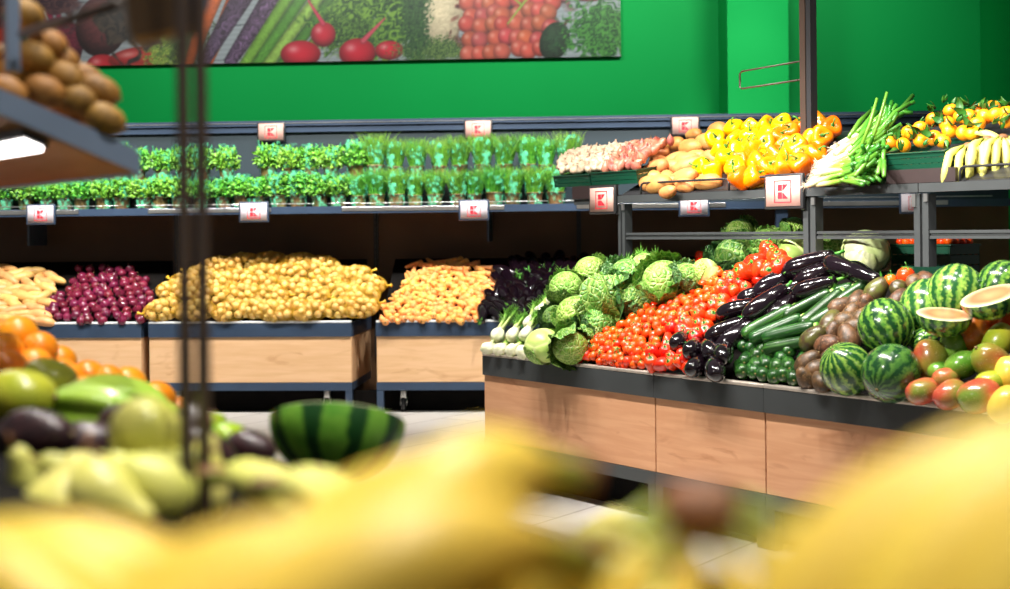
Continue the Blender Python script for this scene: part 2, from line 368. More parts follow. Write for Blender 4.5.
produce('red_onion', f_, rough=.22, coat=.3)
produce('potato', lambda m: m.col(hsv(m, m.mix(m.rng(m.noise(35, 4), .35, .7), lin((232, 198, 118)), lin((208, 162, 82))), .12, .01)), rough=.5)
produce('net', lambda m: m.col(m.mix(m.noise(30), lin((222, 180, 50)), lin((204, 158, 36)))), rough=.5)
produce('pale_root', lambda m: m.col(hsv(m, m.mix(m.rng(m.noise(22, 4), .35, .7), lin((228, 180, 112)), lin((206, 148, 82))), .1, .015)), rough=.45)
produce('sweet_potato', lambda m: m.col(hsv(m, m.mix(m.rng(m.noise(26, 4), .35, .7), lin((214, 152, 86)), lin((190, 118, 62))), .08, .01)).bump(m.noise(60, 3), .25, .004), rough=.5)
produce('carrot', lambda m: m.col(hsv(m, m.mix(m.rng(m.noise(90, 2, m.scale(m.vec(), .3, .3, 1)), .4, .7), lin((250, 182, 104)), lin((240, 150, 66))), .12, .015)), rough=.4)
produce('garlic', lambda m: m.col(m.mix(m.rng(m.noise(40, 3, m.scale(m.vec(), 1, 1, .3)), .4, .7), lin((226, 204, 176)), lin((206, 168, 140)))), rough=.5)
produce('shallot', lambda m: m.col(hsv(m, m.mix(m.rng(m.noise(50, 3, m.scale(m.vec(), 1, 1, .2)), .35, .7), lin((214, 142, 118)), lin((184, 98, 82))), .14, .015)), rough=.35)
def f_(m):
    c = m.ramp(m.tt(), (0, lin((240, 230, 200))), (.14, lin((220, 224, 160))), (.30, lin((128, 180, 60))), (1, lin((48, 118, 30)))); m.col(hsv(m, c, .16, .012))
produce('spring_onion', f_, rough=.35, coat=.2)
produce('clementine', lambda m: m.col(hsv(m, m.mix(m.rng(m.noise(20), .3, .7), lin((255, 164, 22)), lin((248, 140, 8))), .06, .01)).bump(m.noise(400, 1), .2, .001), rough=.36, coat=.1)
produce('orange', lambda m: m.col(hsv(m, m.mix(m.rng(m.noise(14), .3, .7), lin((252, 158, 20)), lin((244, 138, 8))), .06, .008)).bump(m.noise(300, 1), .25, .001), rough=.34, coat=.1)
produce('leafgreen', lambda m: m.col(hsv(m, m.mix(m.rng(m.noise(30), .3, .7), lin((62, 116, 34)), lin((36, 84, 24))), .25, .02)), rough=.4)
produce('herb', lambda m: m.col(hsv(m, m.mix(m.rng(m.noise(60), .3, .7), lin((140, 200, 66)), lin((56, 136, 42))), .15, .02)), rough=.45)
produce('herb_dark', lambda m: m.col(hsv(m, m.mix(m.rng(m.noise(60), .3, .7), lin((134, 190, 66)), lin((62, 134, 44))), .15, .02)), rough=.45)
produce('pot', lambda m: m.col(hsv(m, m.mix(m.rng(m.noise(50), .3, .7), lin((150, 106, 66)), lin((92, 62, 38))), .3, .02)), rough=.5)
def banana(m, A, B):
    t = m.tt(); c = m.mix(m.rng(m.noise(10, 3), .35, .7), lin(A), lin(B)); c = m.mix(m.rng(t, .17, .06), c, lin((150, 160, 50))); c = m.mix(m.rng(t, .93, .97), c, lin((70, 54, 30)))
    c = m.mix(m.rng(m.noise(120, 2, m.scale(m.vec(), 1, 1, .5)), .68, .74, 0, .5), c, lin((150, 104, 40))); m.col(hsv(m, c, .05, .006))
produce('banana', lambda m: banana(m, (244, 214, 92), (236, 198, 60)), rough=.42)
produce('banana_pale', lambda m: banana(m, (230, 220, 124), (206, 206, 98)), rough=.45)
produce('pear', lambda m: m.col(hsv(m, m.mix(m.rng(m.noise(16, 3), .35, .7), lin((224, 218, 122)), lin((200, 200, 88))), .06, .01)), rough=.4, coat=.1)
produce('kiwi', lambda m: m.col(hsv(m, m.mix(m.rng(m.noise(50, 3), .35, .7), lin((150, 106, 34)), lin((112, 76, 22))), .1, .01)).bump(m.noise(300, 2), .5, .001), rough=.65)
produce('lime', lambda m: m.col(hsv(m, m.mix(m.rng(m.noise(30), .3, .7), lin((160, 190, 36)), lin((120, 164, 24))), .1, .01)), rough=.35, coat=.2)
produce('star_green', lambda m: m.col(m.mix(m.rng(m.noise(16), .3, .7), lin((172, 200, 72)), lin((144, 184, 54)))), rough=.35, coat=.2)
produce('twig', lambda m: m.col(m.mix(m.rng(m.noise(16), .3, .7), lin((150, 96, 60)), lin((110, 78, 44)))), rough=.6)
def film():
    m = bpy.data.materials.new('clear_green_film'); m.use_nodes = True; t = m.node_tree; t.nodes.clear()
    o = t.nodes.new('ShaderNodeOutputMaterial'); mx = t.nodes.new('ShaderNodeMixShader'); tr = t.nodes.new('ShaderNodeBsdfTransparent'); pr = t.nodes.new('ShaderNodeBsdfPrincipled')
    tc = t.nodes.new('ShaderNodeTexCoord'); nz = t.nodes.new('ShaderNodeTexNoise'); nz.inputs['Scale'].default_value = 26; nz.inputs['Detail'].default_value = 2; t.links.new(tc.outputs['Object'], nz.inputs['Vector'])
    mr = t.nodes.new('ShaderNodeMapRange'); mr.inputs[1].default_value = .48; mr.inputs[2].default_value = .64; mr.inputs[3].default_value = .0; mr.inputs[4].default_value = .62; t.links.new(nz.outputs['Fac'], mr.inputs[0])
    tr.inputs[0].default_value = (.86, 1, .93, 1); pr.inputs['Base Color'].default_value = (*lin((110, 226, 176)), 1); pr.inputs['Roughness'].default_value = .12; pr.inputs['Coat Weight'].default_value = .6
    bp = t.nodes.new('ShaderNodeBump'); bp.inputs['Strength'].default_value = .8; bp.inputs['Distance'].default_value = .02; t.links.new(nz.outputs['Fac'], bp.inputs['Height']); t.links.new(bp.outputs[0], pr.inputs['Normal'])
    t.links.new(mr.outputs[0], mx.inputs[0]); t.links.new(tr.outputs[0], mx.inputs[1]); t.links.new(pr.outputs[0], mx.inputs[2]); t.links.new(mx.outputs[0], o.inputs[0]); return m
M['film'] = film()
def ledm():
    m = bpy.data.materials.new('led_light'); m.use_nodes = True; b = m.node_tree.nodes['Principled BSDF']; b.inputs['Emission Color'].default_value = (1, .93, .9, 1); b.inputs['Emission Strength'].default_value = 9; return m
M['led'] = ledm()

# ------------------------------------------------------------------ objects
def link(name, data, M4=None, parent=None, kind=None, label=None, cat=None, group=None):
    o = bpy.data.objects.new(name, data); COL.objects.link(o)
    if parent is not None: o.parent = parent
    if M4 is not None: o.matrix_local = M4
    if kind: o['kind'] = kind
    if label: o['label'] = label
    if cat: o['category'] = cat
    if group: o['group'] = group
    return o
def empty(name, M4, label, cat, group=None): return link(name, None, M4, None, None, label, cat, group)
def part(name, g, mats, parent, label=None, smooth=True, kind=None):
    return link(name, g.mesh(name, mats, smooth), None, parent, kind, label)
def thing(name, g, mats, M4, label, cat, group=None, smooth=True): return link(name, g.mesh(name, mats, smooth), M4, None, None, label, cat, group)
class Kind:                                       # body mesh plus part meshes, shared by every copy
    def __init__(s, name, cat, body, mats, parts=(), r=.03):
        s.name, s.cat, s.r = name, cat, r; s.me = body.mesh(name, mats) if body is not None else None; s.parts = [(n, g.mesh(n, mt), lb) for n, g, mt, lb in [(*p, None)[:4] for p in parts]]
    def put(s, M4, label, group=None, noparts=False):
        o = link(s.name, s.me, M4, None, None, label, s.cat, group)
        if not noparts:
            for n, me, lb in s.parts: link(n, me, None, o, None, lb)
        return o
def basis(z, roll=0.0, up=(0, 0, 1), S=1.0, P=(0, 0, 0)):
    z = Vector(z).normalized(); u = Vector(up); x = u.cross(z)
    if x.length < 1e-3: x = Vector((1, 0, 0)).cross(z)
    x.normalize(); y = z.cross(x)
    m = Matrix((x, y, z)).transposed().to_4x4() @ Matrix.Rotation(roll, 4, 'Z')
    if not hasattr(S, '__len__'): S = (S, S, S)
    m = m @ Matrix.Diagonal((*S, 1)); m.translation = Vector(P); return m
def rrot(P, S=1.0):
    z = Vector((random.gauss(0, 1), random.gauss(0, 1), random.gauss(0, 1))); return basis(z, random.uniform(0, 6.28), S=S, P=P)
def inside(poly, x, y):
    c = False; n = len(poly); j = n - 1
    for i in range(n):
        xi, yi = poly[i]; xj, yj = poly[j]
        if (yi > y) != (yj > y) and x < (xj - xi) * (y - yi) / (yj - yi) + xi: c = not c
        j = i
    return c
def scatter(fr, h0, k, poly, da, db, jit=.25, amin=-4, amax=5, bmin=0, bmax=1.1):
    """hex lattice on the heap surface h = h0 + k b, kept where it falls inside the pixel polygon"""
    out = []; b = bmin; row = 0
    while b < bmax:
        a = amin + (row % 2) * da / 2
        while a < amax:
            aa = a + random.uniform(-jit, jit) * da; bb = b + random.uniform(-jit, jit) * db
            P = fr.w(aa, bb, h0 + k * bb); x, y = topx(P)
            if inside(poly, x, y): out.append((aa, bb, P, x, y))
            a += da
        b += db; row += 1
    return out

# ================================================================== room
def struct(name, g, mats, M4=None, smooth=False): return link(name, g.mesh(name, mats, smooth), M4, None, 'structure')
struct('floor', box(-9, 8, -3, 14, -.1, 0), M['floor'])
VW = 2.1
def apx(fr, x, b, h=1.3):                         # a-coordinate that projects on pixel column x
    lo, hi = -6.0, 6.0
    for _ in range(50):
        mid = (lo + hi) / 2; P = fr.w(mid, b, h)
        if P.y > .1 and topx(P)[0] < x: lo = mid
        else: hi = mid
    return lo
a_corner = apx(WL, 981, VW, 2.2)
struct('wall_back', box(-8, a_corner, VW, VW + .15, 0, 5), M['green_wall'], WL.mat())
struct('wall_right', box(a_corner, a_corner + .15, -1.5, VW + .15, 0, 5), M['green_wall'], WL.mat())
a0, a1 = apx(WL, 728, 1.35, 2.2), apx(WL, 789, 1.35, 2.2)
struct('pillar', box(a0, a1, 1.35, VW, 0, 5), M['green_wall'], WL.mat())

# ------------------------------------------------------------------ printed vegetable poster (flat print on a board)
def poster():
    A1 = apx(WL, 621, VW - .04, 2.6); A0 = A1 - 5.6; hb = 2.638; zz = 11.6
    s = 1400 / WL.w(-1, VW, 0).y                     # px per metre in print space
    Wp, Hp = 5.6, 1.25; nx, ny = 640, 150
    X = (np.linspace(0, Wp, nx) - Wp) * s + 621; Y = 60 - np.linspace(0, Hp, ny) * s
    X, Y = np.meshgrid(X, Y, indexing='ij')
    r = np.random.RandomState(3)
    def nz(fx, fy, sd):
        q = np.random.RandomState(sd); o = np.zeros_like(X)
        wx = 5 * np.sin(X * fx * .31 + Y * fy * .43 + sd) + 4 * np.sin(X * fx * .7 - Y * fy * .53 + 2 * sd); wy = 5 * np.sin(X * fx * .41 - Y * fy * .37 + sd * 3) + 4 * np.sin(X * fx * .63 + Y * fy * .8)
        for k in range(16):
            an = q.uniform(0, 6.3); fr_ = q.uniform(.35, 1.8); o += np.sin((X + wx) * fx * math.cos(an) * fr_ + (Y + wy) * fy * math.sin(an) * fr_ + q.uniform(0, 6.3))
        return o / 3.6
    plank = 158 + 7 * np.sin(Y * 1.3 + 2 * np.sin(X * .03)) + 5 * np.sin(Y * 2.9 + X * .02) - 45 * (np.abs(((Y + .05 * X) % 34) - 17) > 16.2)
    C = np.stack([plank - 8, plank + 4, plank + 8], -1)
    def blend(mask, col):
        nonlocal C
        m = np.clip(mask, 0, 1)[..., None]; C = C * (1 - m) + (np.array(col) if not isinstance(col, np.ndarray) else col) * m
    def ells(cx, cy, rx, ry, ang, col, shade=.55, hi=(255, 225, 215), hs=.5, tex=0):
        a = math.radians(ang); dx, dy = X - cx, Y - cy; u = (dx * math.cos(a) + dy * math.sin(a)) / rx; v = (-dx * math.sin(a) + dy * math.cos(a)) / ry
        d = np.sqrt(u * u + v * v); m = np.clip((1 - d) * min(rx, ry) * .9, 0, 1)
        k = 1 - shade * np.clip(d * .9 + .25 * v, 0, 1) ** 2 + (tex * nz(.5, .8, int(cx) % 50) if tex else 0)
        c = np.array(col) * k[..., None]; h = np.exp(-((u + .35) ** 2 + (v + .35) ** 2) * 14)[..., None] * hs; c = c * (1 - h) + np.array(hi) * h; blend(m, c)
    def stroke(p, q, w0, w1, col, tex=0, sd=1):
        p, q = np.array(p, float), np.array(q, float); d = q - p; L = np.hypot(*d); t = np.clip(((X - p[0]) * d[0] + (Y - p[1]) * d[1]) / L ** 2, 0, 1)
        dd = np.hypot(X - p[0] - d[0] * t, Y - p[1] - d[1] * t); w_ = w0 + (w1 - w0) * t; e = dd / w_
        k = 1 - .5 * np.clip(e, 0, 1) ** 2 + (tex * nz(.6, .6, sd) if tex else 0); blend(np.clip((1 - e) * w_ * .8, 0, 1), np.array(col) * k[..., None])
    def foliage(cx, cy, rx, ry, c1, c2, sd, f=.45, dens=0.0):
        d = np.sqrt(((X - cx) / rx) ** 2 + ((Y - cy) / ry) ** 2); n = nz(f, f, sd); m = np.clip((1.15 - d + n * .28 + dens) * 3, 0, 1) * np.clip(2.1 + n * .9, 0, 1)
        k = np.clip(nz(f * 1.7, f * 1.7, sd + 9) * .6 + .5, 0, 1)[..., None]; blend(m, np.array(c1) * k + np.array(c2) * (1 - k))
    foliage(-60, 20, 90, 60, (70, 120, 50), (20, 50, 30), 5)
    stroke((30, -40), (52, 20), 5, 3, (150, 24, 70)); stroke((14, -40), (46, 22), 4, 3, (130, 20, 60)); stroke((48, -40), (58, 16), 4, 3, (160, 30, 80))
    ells(56, 40, 26, 30, 20, (124, 44, 62), .6, (210, 130, 140), .45, .08); ells(20, 62, 24, 20, 0, (110, 30, 50), .6, tex=.08); ells(101, 20, 27, 32, 15, (104, 50, 52), .7, (190, 120, 100), .4, .06)
    ells(101, 60, 17, 12, 0, (206, 40, 52)); ells(140, 52, 34, 11, -6, (190, 44, 44), .5); ells(140, 66, 26, 9, 0, (200, 60, 50)); ells(-20, 30, 30, 26, 0, (200, 60, 40))
    foliage(166, 50, 20, 22, (170, 190, 80), (90, 130, 50), 7, .9); foliage(186, 20, 26, 40, (84, 110, 50), (40, 60, 36), 8, .6)
    stroke((226, -30), (188, 62), 10, 6, (228, 110, 40), .05); stroke((240, -10), (206, 64), 9, 6, (222, 100, 36), .05)
    stroke((262, -34), (206, 56), 13, 7, (84, 66, 92), .22, 4); stroke((296, -34), (232, 58), 14, 7, (92, 72, 100), .22, 6)
    for k, (x0, x1) in enumerate(((310, 246), (326, 258), (344, 270), (360, 284), (378, 300))): stroke((x0, -34), (x1, 62), 7, 6, [(120, 176, 60), (84, 150, 50), (150, 196, 84), (70, 130, 44), (110, 160, 60)][k], .06, k)
    foliage(385, 6, 55, 44, (120, 168, 60), (30, 70, 34), 12, .35, .2); foliage(352, 34, 26, 20, (96, 140, 54), (24, 60, 30), 14, .5)
    ells(303, 52, 21, 14, 0, (214, 32, 54)); ells(326, 33, 13, 13, 0, (210, 36, 58)); stroke((326, 22), (312, 0), 3, 1.5, (214, 60, 90)); stroke((312, 0), (313, -20), 1.5, 1, (214, 60, 90))
    ells(360, 52, 19, 15, 0, (206, 30, 52)); ells(392, 50, 15, 10, 0, (214, 34, 54)); stroke((366, 40), (388, 18), 3.5, 1.3, (206, 80, 96))
    ells(444, 0, 24, 60, 3, (232, 218, 178), .35, (255, 250, 230), .3, .05); foliage(440, 50, 40, 12, (110, 140, 70), (40, 74, 40), 21, 1.1); foliage(418, 16, 14, 46, (60, 104, 50), (24, 60, 34), 22, .6)
    foliage(30, -10, 60, 30, (90, 60, 60), (50, 30, 40), 41, .3); foliage(130, 10, 30, 40, (70, 60, 50), (34, 34, 30), 42, .3)
    foliage(512, 10, 46, 52, (130, 60, 50), (70, 34, 34), 43, .3)
    for k in range(64):
        gx, gy = 472 + (k % 8) * 11.5 + r.uniform(-3, 3), -34 + (k // 8) * 12.4 + r.uniform(-3, 3)
        if gx + abs(gy - 10) * .25 < 566: ells(gx, gy, 9.2, 9.2, 0, (r.uniform(196, 226), r.uniform(78, 110), r.uniform(66, 86)), .5, (255, 210, 190), .45)
    stroke((506, -10), (524, 8), 2.2, 1.6, (150, 180, 70)); stroke((524, 8), (510, 26), 1.8, 1.2, (150, 180, 70)); stroke((524, 8), (536, -6), 1.8, 1.2, (150, 180, 70))
    ells(556, 44, 15, 20, 20, (36, 70, 44), .5, (90, 130, 90), .2, .1); ells(592, -6, 24, 12, 0, (196, 50, 44))
    foliage(602, 36, 30, 30, (76, 150, 60), (22, 74, 34), 31, .5, .1)
    C = np.clip(C, 0, 255) / 255.0 * .80; L = np.where(C <= .04045, C / 12.92, ((C + .055) / 1.055) ** 2.4)
    g = G(); xs, zs = np.linspace(0, Wp, nx), np.linspace(0, Hp, ny); gx, gz = np.meshgrid(xs, zs, indexing='ij')
    g.add(np.stack([gx, 0 * gx, gz], -1), [(q[0], q[1], q[2], q[3]) for q in gridf(nx, ny, False)])
    m = N('printed_poster', .4, .4); at_ = m.n.new('ShaderNodeAttribute'); at_.attribute_name = 'print'; m.col(at_.outputs['Color'])
    me = g.mesh('poster_print', m.m, False); ca = me.color_attributes.new('print', 'FLOAT_COLOR', 'POINT')
    ca.data.foreach_set('color', np.concatenate([L.reshape(-1, 3), np.ones((nx * ny, 1))], 1).ravel())
    root = thing('wall_poster', box(0, Wp, .002, .035, 0, Hp), M['dark_metal'], WL.mat(A0, VW - .04, hb),
                 'long printed poster of beets, radishes, carrots, grapes and herbs hung on the green wall', 'poster', smooth=False)
    link('printed_sheet', me, None, root)
poster()

# ================================================================== price labels with the red K mark
def label_kind():
    W_, H_ = .105, .072
    fr = box(-W_, W_, -.008, .008, -H_, H_, 0, .004)
    card = box(-W_ + .012, W_ - .012, -.0105, -.0085, -H_ + .012, H_ - .010)
    q = .046; t = .0035; lg = G()
    for (x0, x1, z0, z1) in ((-q, q, q - t, q), (-q, q, -q, -q + t), (-q, -q + t, -q, q), (q - t, q, -q, q), (-.026, -.004, .003, .029), (-.026, -.004, -.029, -.003)):
        lg.join(box(x0, x1, -.0125, -.0107, z0, z1))
    for sg in (1, -1):
        v = [(.000, -.0125, sg * .003), (.000, -.0125, sg * .029), (.028, -.0125, sg * .029)]; v += [(x, -.0107, z) for x, _, z in v]
        lg.add(v, [(0, 1, 2), (3, 5, 4), (0, 3, 4, 1), (1, 4, 5, 2), (0, 2, 5, 3)])
    out = {}
    for n, fm, cm in (('dark', 'dark_metal', 'card_pink'), ('blue', 'blue_metal', 'card_white')):
        out[n] = (fr.mesh('label_frame', M[fm]), card.mesh('label_card', M[cm]), lg.mesh('label_logo', M['logo_red'], False))
    return out
LK = label_kind()
def price_label(kind, fr, x, y, b, label, tilt=0.0, s=1.0):
    a = apx(fr, x, b, 1.4); P = fr.w(a, b, 0); z = P.y; P.z = at(x, y, z).z
    m = Matrix.Translation(P) @ Matrix.Rotation(fr.ang, 4, 'Z') @ Matrix.Rotation(tilt, 4, 'X') @ Matrix.Scale(s, 4)
    f, c, l = LK[kind]; o = link('price_label', f, m, None, None, label, 'price label', 'price labels with a red mark on the shelf edges')
    link('card', c, None, o, None, None); link('logo', l, None, o, None, 'red square letter mark')
price_label('blue', WL, 41, 214.5, .27, 'white price label on the wall shelf edge above the red onions')
price_label('blue', WL, 254, 212, .27, 'white price label on the wall shelf edge above the netted potatoes')
price_label('blue', WL, 474, 210, .27, 'white price label on the wall shelf edge above the eggplants behind')
price_label('blue', WL, 694, 206, .27, 'white price label on the far wall shelf seen under the sweet potatoes')
price_label('blue', WL, 915, 203, .27, 'white price label on the far wall shelf partly behind the double rack post')
price_label('dark', WL, 272, 132, .90, 'pale price label on the top rail above a gap in the potted herbs')
price_label('dark', WL, 479, 129.5, .90, 'pale price label on the top rail above the grassy potted herbs')
price_label('dark', WL, 686, 126, .90, 'pale price label on the top rail rising behind the sweet potatoes')
price_label('dark', IS, 603, 200, .690, 'pink framed price label hanging under the garlic and shallot crates')
price_label('dark', IS, 784.5, 191.5, .690, 'largest pink framed price label, hanging under the orange bell peppers', s=1.08)

# ================================================================== floor-standing bins
def bin_(fr, a0, a1, D, label, woodm, metal, lipm, k, casters=(), sides=True, legs=(0, 1), bedtop=None, group=None, hb=.60, ht=0.0):
    W_ = a1 - a0; e = empty('produce_bin', fr.mat(a0), label, 'produce bin', group)
    part('front_panel', box(.004, W_ - .004, .004, .022, .21, .519), M[woodm], e, None, False)
    if sides:
        part('side_panel', box(.0, .018, .023, D, .21, .519), M[woodm], e, None, False)
        part('side_panel', box(W_ - .018, W_, .023, D, .21, .519), M[woodm], e, None, False)
    g = box(.001, W_ - .001, -.006, .024, .520, .612)
    if sides: g.join(box(-.006, .02, .024, D, .520, .612)).join(box(W_ - .02, W_ + .006, .024, D, .520, .612))
    part('rim_band', g, M[metal], e, None, False)
    part('lip', box(.001, W_ - .001, -.008, .03, .613, .627, 0, .003), M[lipm], e, 'pale metal lip')
    g = box(.001, W_ - .001, -.002, .05, .155, .208)
    if sides: g.join(box(.0, .04, .05, D, .155, .208)).join(box(W_ - .04, W_, .05, D, .155, .208))
    part('base_rail', g, M[metal], e, None, False)
    for s in legs:
        x0 = .001 if s == 0 else W_ - .046
        part('leg', box(x0, x0 + .045, .0, .045, .0, .154), M[metal], e, None, False)
    zt = hb + k * (D - .03)
    part('tray', prism([(.026, .25), (.026, hb - .03 - ht), (D - .002, zt - .02 - ht), (D - .002, .25)], .021, W_ - .021), M['black_board'], e, 'dark sloping tray', False)
    for cx_ in casters:
        ms = Matrix.Translation((cx_, .10, 0)); w_ = G(); w_.join(tube([(-.013, 0, 0), (.013, 0, 0)], .050, 18)).xf(Matrix.Translation((cx_, .10, .051)))
        c = part('caster', box(cx_ - .02, cx_ + .02, .08, .12, .088, .153, 0, .004).join(box(cx_ - .024, cx_ - .018, .085, .115, .04, .1)).join(box(cx_ + .018, cx_ + .024, .085, .115, .04, .1)), M['bright_metal'], e)
        part('wheel', w_, M['rubber'], c)
    return e
pxa = lambda x, h=.62, b=0.0: apx(WL, x, b, h)
KW = .58
bin_(WL, pxa(-78), pxa(141.5), .80, 'oak fronted bin on the far left holding pale roots and red onions', 'oak', 'blue_metal', 'white_lip', KW, casters=(1.30,))
bin_(WL, pxa(148.5), pxa(351.5), .80, 'oak fronted bin holding the netted potatoes', 'oak', 'blue_metal', 'white_lip', KW, casters=(.175, 1.21))
bin_(WL, pxa(376), pxa(590), .80, 'oak fronted bin holding carrots and eggplants behind the island', 'oak', 'blue_metal', 'white_lip', KW, casters=(.17,))
bin_(WL, pxa(598), pxa(812), .80, 'wall bin mostly hidden behind the island, under the far shelf', 'oak', 'blue_metal', 'white_lip', KW)

# island
KI = .78
for a0, a1, lb in ((0, 1.25, 'long oak island bin section under the fennel, cabbages and tomatoes'),
                   (1.25, 1.875, 'short oak island bin section under the eggplants and zucchini'),
                   (1.875, 3.125, 'long oak island bin section under the watermelons and mangoes'),
                   (3.125, 3.75, 'oak island bin section past the right edge, hidden by bananas')):
    bin_(IS, a0, a1, .70, lb, 'oak_warm', 'grey_metal', 'alu', KI, sides=(a0 == 0), legs=(0, 1), ht=.07)
# rear half of the island
e = empty('island_back_bin', IS.mat(0), 'rear half of the vegetable island behind the rack posts, carrying crates and cabbages', 'produce bin')
part('plinth', box(.06, 3.7, .12, 1.85, 0, .154), M['black_board'], e, 'dark recessed plinth', False)
part('platform', prism([(.705, .2), (.705, 1.015), (1.35, 1.015), (1.95, .6), (1.95, .2)], .02, 3.74), M['black_board'], e, None, False)
part('back_panel', box(.01, 3.75, 1.951, 1.97, .21, .6), M['oak_warm'], e, None, False)

# ------------------------------------------------------------------ rack on the island
RT = 1.394
rk = empty('island_rack', IS.mat(0), 'grey metal rack standing in the middle of the vegetable island', 'display rack')
def rpart(n, g, mt, label=None, parent=None): return part(n, g, M[mt], parent or rk, label, False)
for x, w_ in ((.209, .026), (1.462, .035), (2.051, .035), (3.30, .035)):
    p = rpart('front_post', box(x - w_, x - .006, .715, .765, 1.06, 1.352).join(box(x + .006, x + w_, .715, .765, 1.06, 1.352)).join(box(x - .006, x + .006, .73, .765, 1.06, 1.352)), 'grey_metal')
    part('clip', box(x - w_ - .004, x - w_ + .014, .706, .714, 1.30, 1.352), M['bright_metal'], p, None, False)
    part('clip', box(x + w_ - .016, x + w_ + .002, .706, .714, 1.32, 1.352), M['bright_metal'], p, None, False)
for x0, x1 in ((.235, 1.427), (1.497, 2.016), (2.086, 3.265)):
    rpart('cross_rail', box(x0, x1, .722, .75, 1.172, 1.184).join(box(x0, x1, .730, .75, 1.185, 1.193)).join(box(x0, x1, .722, .75, 1.194, 1.206)), 'grey_metal')
for k, (x0, x1) in enumerate(((.185, 1.46), (1.462, 2.05), (2.052, 3.75))):
    rpart('shelf_edge', box(x0, x1 - .002, .700, .735, 1.358, 1.394), 'grey_metal')
rpart('shelf_tray', prism([(.736, 1.36), (.736, 1.40), (1.30, 1.40 + .5 * .56), (1.30, 1.36 + .5 * .56)], .19, 3.75), 'dark_metal', 'dark sloping tray')
rpart('end_tray', box(-.17, .182, .70, .72, 1.385, 1.452).join(box(-.17, .182, .72, 1.15, 1.385, 1.40)), 'brown_tray', 'brown plastic end tray')
rpart('end_edge', box(-.17, .182, .712, .74, 1.355, 1.383), 'grey_metal')
# brown basket front below the clementine crate
xa, xb = apx(IS, 889, .72, 1.43), apx(IS, 958, .72, 1.43)
rpart('basket_front', box(xa, xb, .703, .72, 1.396, 1.452), 'brown_tray', 'brown plastic basket front')
for c_x0, c_x1 in ((641, 729), (738, 768), (806, 850), (960, 1040)):
    x0, x1 = apx(IS, c_x0, .705, 1.42), apx(IS, c_x1, .705, 1.42); z0, z1 = 1.396, 1.452; r_ = .02
    pts = [(x0, .705, z0), (x0, .705, z1 - r_), (x0 + r_ * .3, .705, z1 - r_ * .3), (x0 + r_, .705, z1), (x1 - r_, .705, z1), (x1 - r_ * .3, .705, z1 - r_ * .3), (x1, .705, z1 - r_), (x1, .705, z0)]
    part('wire_guard', tube(pts, .0055, 8), M['dark_metal'], rk, None, True)
ax = apx(IS, 810, 1.08, 1.9)
up = part('upright', box(ax - .036, ax - .002, 1.05, 1.10, 1.0, 3.2), M['brown_post'], rk, 'brown grey upright', False)
part('upright_right_half', box(ax - .0015, ax + .026, 1.056, 1.10, 1.0, 3.2), M['dark_metal'], up, 'black right half', False)  # right half of the post in a darker metal colour
z1_, z2_ = 2.005, 1.922
part('hook_arm', tube([(ax - .037, 1.07, z1_), (ax - .43, 1.07, z1_ - .01), (ax - .445, 1.07, z1_ - .02), (ax - .445, 1.07, z2_ - .005), (ax - .43, 1.07, z2_ - .012), (ax - .037, 1.07, z2_ - .004)], .0045, 8), M['brown_post'], up, 'bent wire arm')

# ------------------------------------------------------------------ wall gondola above the bins
wg = empty('wall_gondola', WL.mat(0), 'long dark wall shelving unit with the potted herbs on its shelf', 'shelving unit')
def wpart(n, g, mt, label=None, parent=None): return part(n, g, M[mt], parent or wg, label, False)
AL, AR = -4.6, a_corner - .12
wpart('back_panel', box(AL, AR, .955, .975, 0, 2.03), 'panel')
wpart('plinth', box(AL, AR, .14, .16, 0, .14), 'black_board')  # added black board standing in for the shade under the bins
wpart('shelf_board', box(AL, AR, .305, .954, 1.375, 1.395), 'blue_metal')
wpart('shelf_edge', box(AL, AR, .285, .304, 1.358, 1.408), 'blue_metal', 'slate blue shelf edge')
mods = [apx(WL, x, .3, 1.4) for x in (-55, 128, 321, 555, 777, 1000)]
for a_, b_ in zip(mods[:-1], mods[1:]):
    wpart('price_strip', box(a_ + .15, b_ - .35, .279, .2845, 1.372, 1.402, 0, .002), 'bright_metal', 'shiny price strip')
    wpart('guard_strip', box(a_ + .05, b_ - .05, .30, .304, 1.425, 1.431, 0, .001), 'bright_metal')
wpart('riser', box(AL, 1.2, 0.50, .90, 1.57, 1.588).join(box(AL, 1.2, .50, .51, 1.396, 1.57)), 'dark_metal')
wpart('top_rail', box(AL, AR, .92, .939, 1.975, 2.01).join(box(AL, AR, .905, .95, 2.022, 2.062)), 'blue_metal')
wpart('rear_board', box(AL, AR, .951, .9549, 1.40, 2.05), 'teal_board')
wpart('rail_highlight_strip', box(AL, AR, .90, .904, 2.040, 2.045), 'bright_metal')
for x in (-30, 177, 376, 579, 779):
    a_ = apx(WL, x, .93, 1.1); u_ = wpart('slotted_upright', box(a_ - .016, a_ - .005, .925, .954, .3, 1.37).join(box(a_ + .005, a_ + .016, .925, .954, .3, 1.37)).join(box(a_ - .016, a_ + .016, .945, .954, .3, 1.37)), 'slot')
    s_ = G()
    for k in range(24): s_.join(box(a_ - .0049, a_ + .0049, .927, .944, .32 + k * .043, .332 + k * .043))
    part('slot_webs', s_, M['slot'], u_, None, False)
for x in (39, 490):
    a_ = apx(WL, x, .80, 1.3); wpart('shelf_bracket', box(a_ - .008, a_ + .008, .60, .93, 1.15, 1.374), 'blue_metal')
a_ = apx(WL, 781, .35, 1.3); wpart('shelf_leg', box(a_ - .04, a_ + .04, .31, .36, .2, 1.357), 'blue_metal')

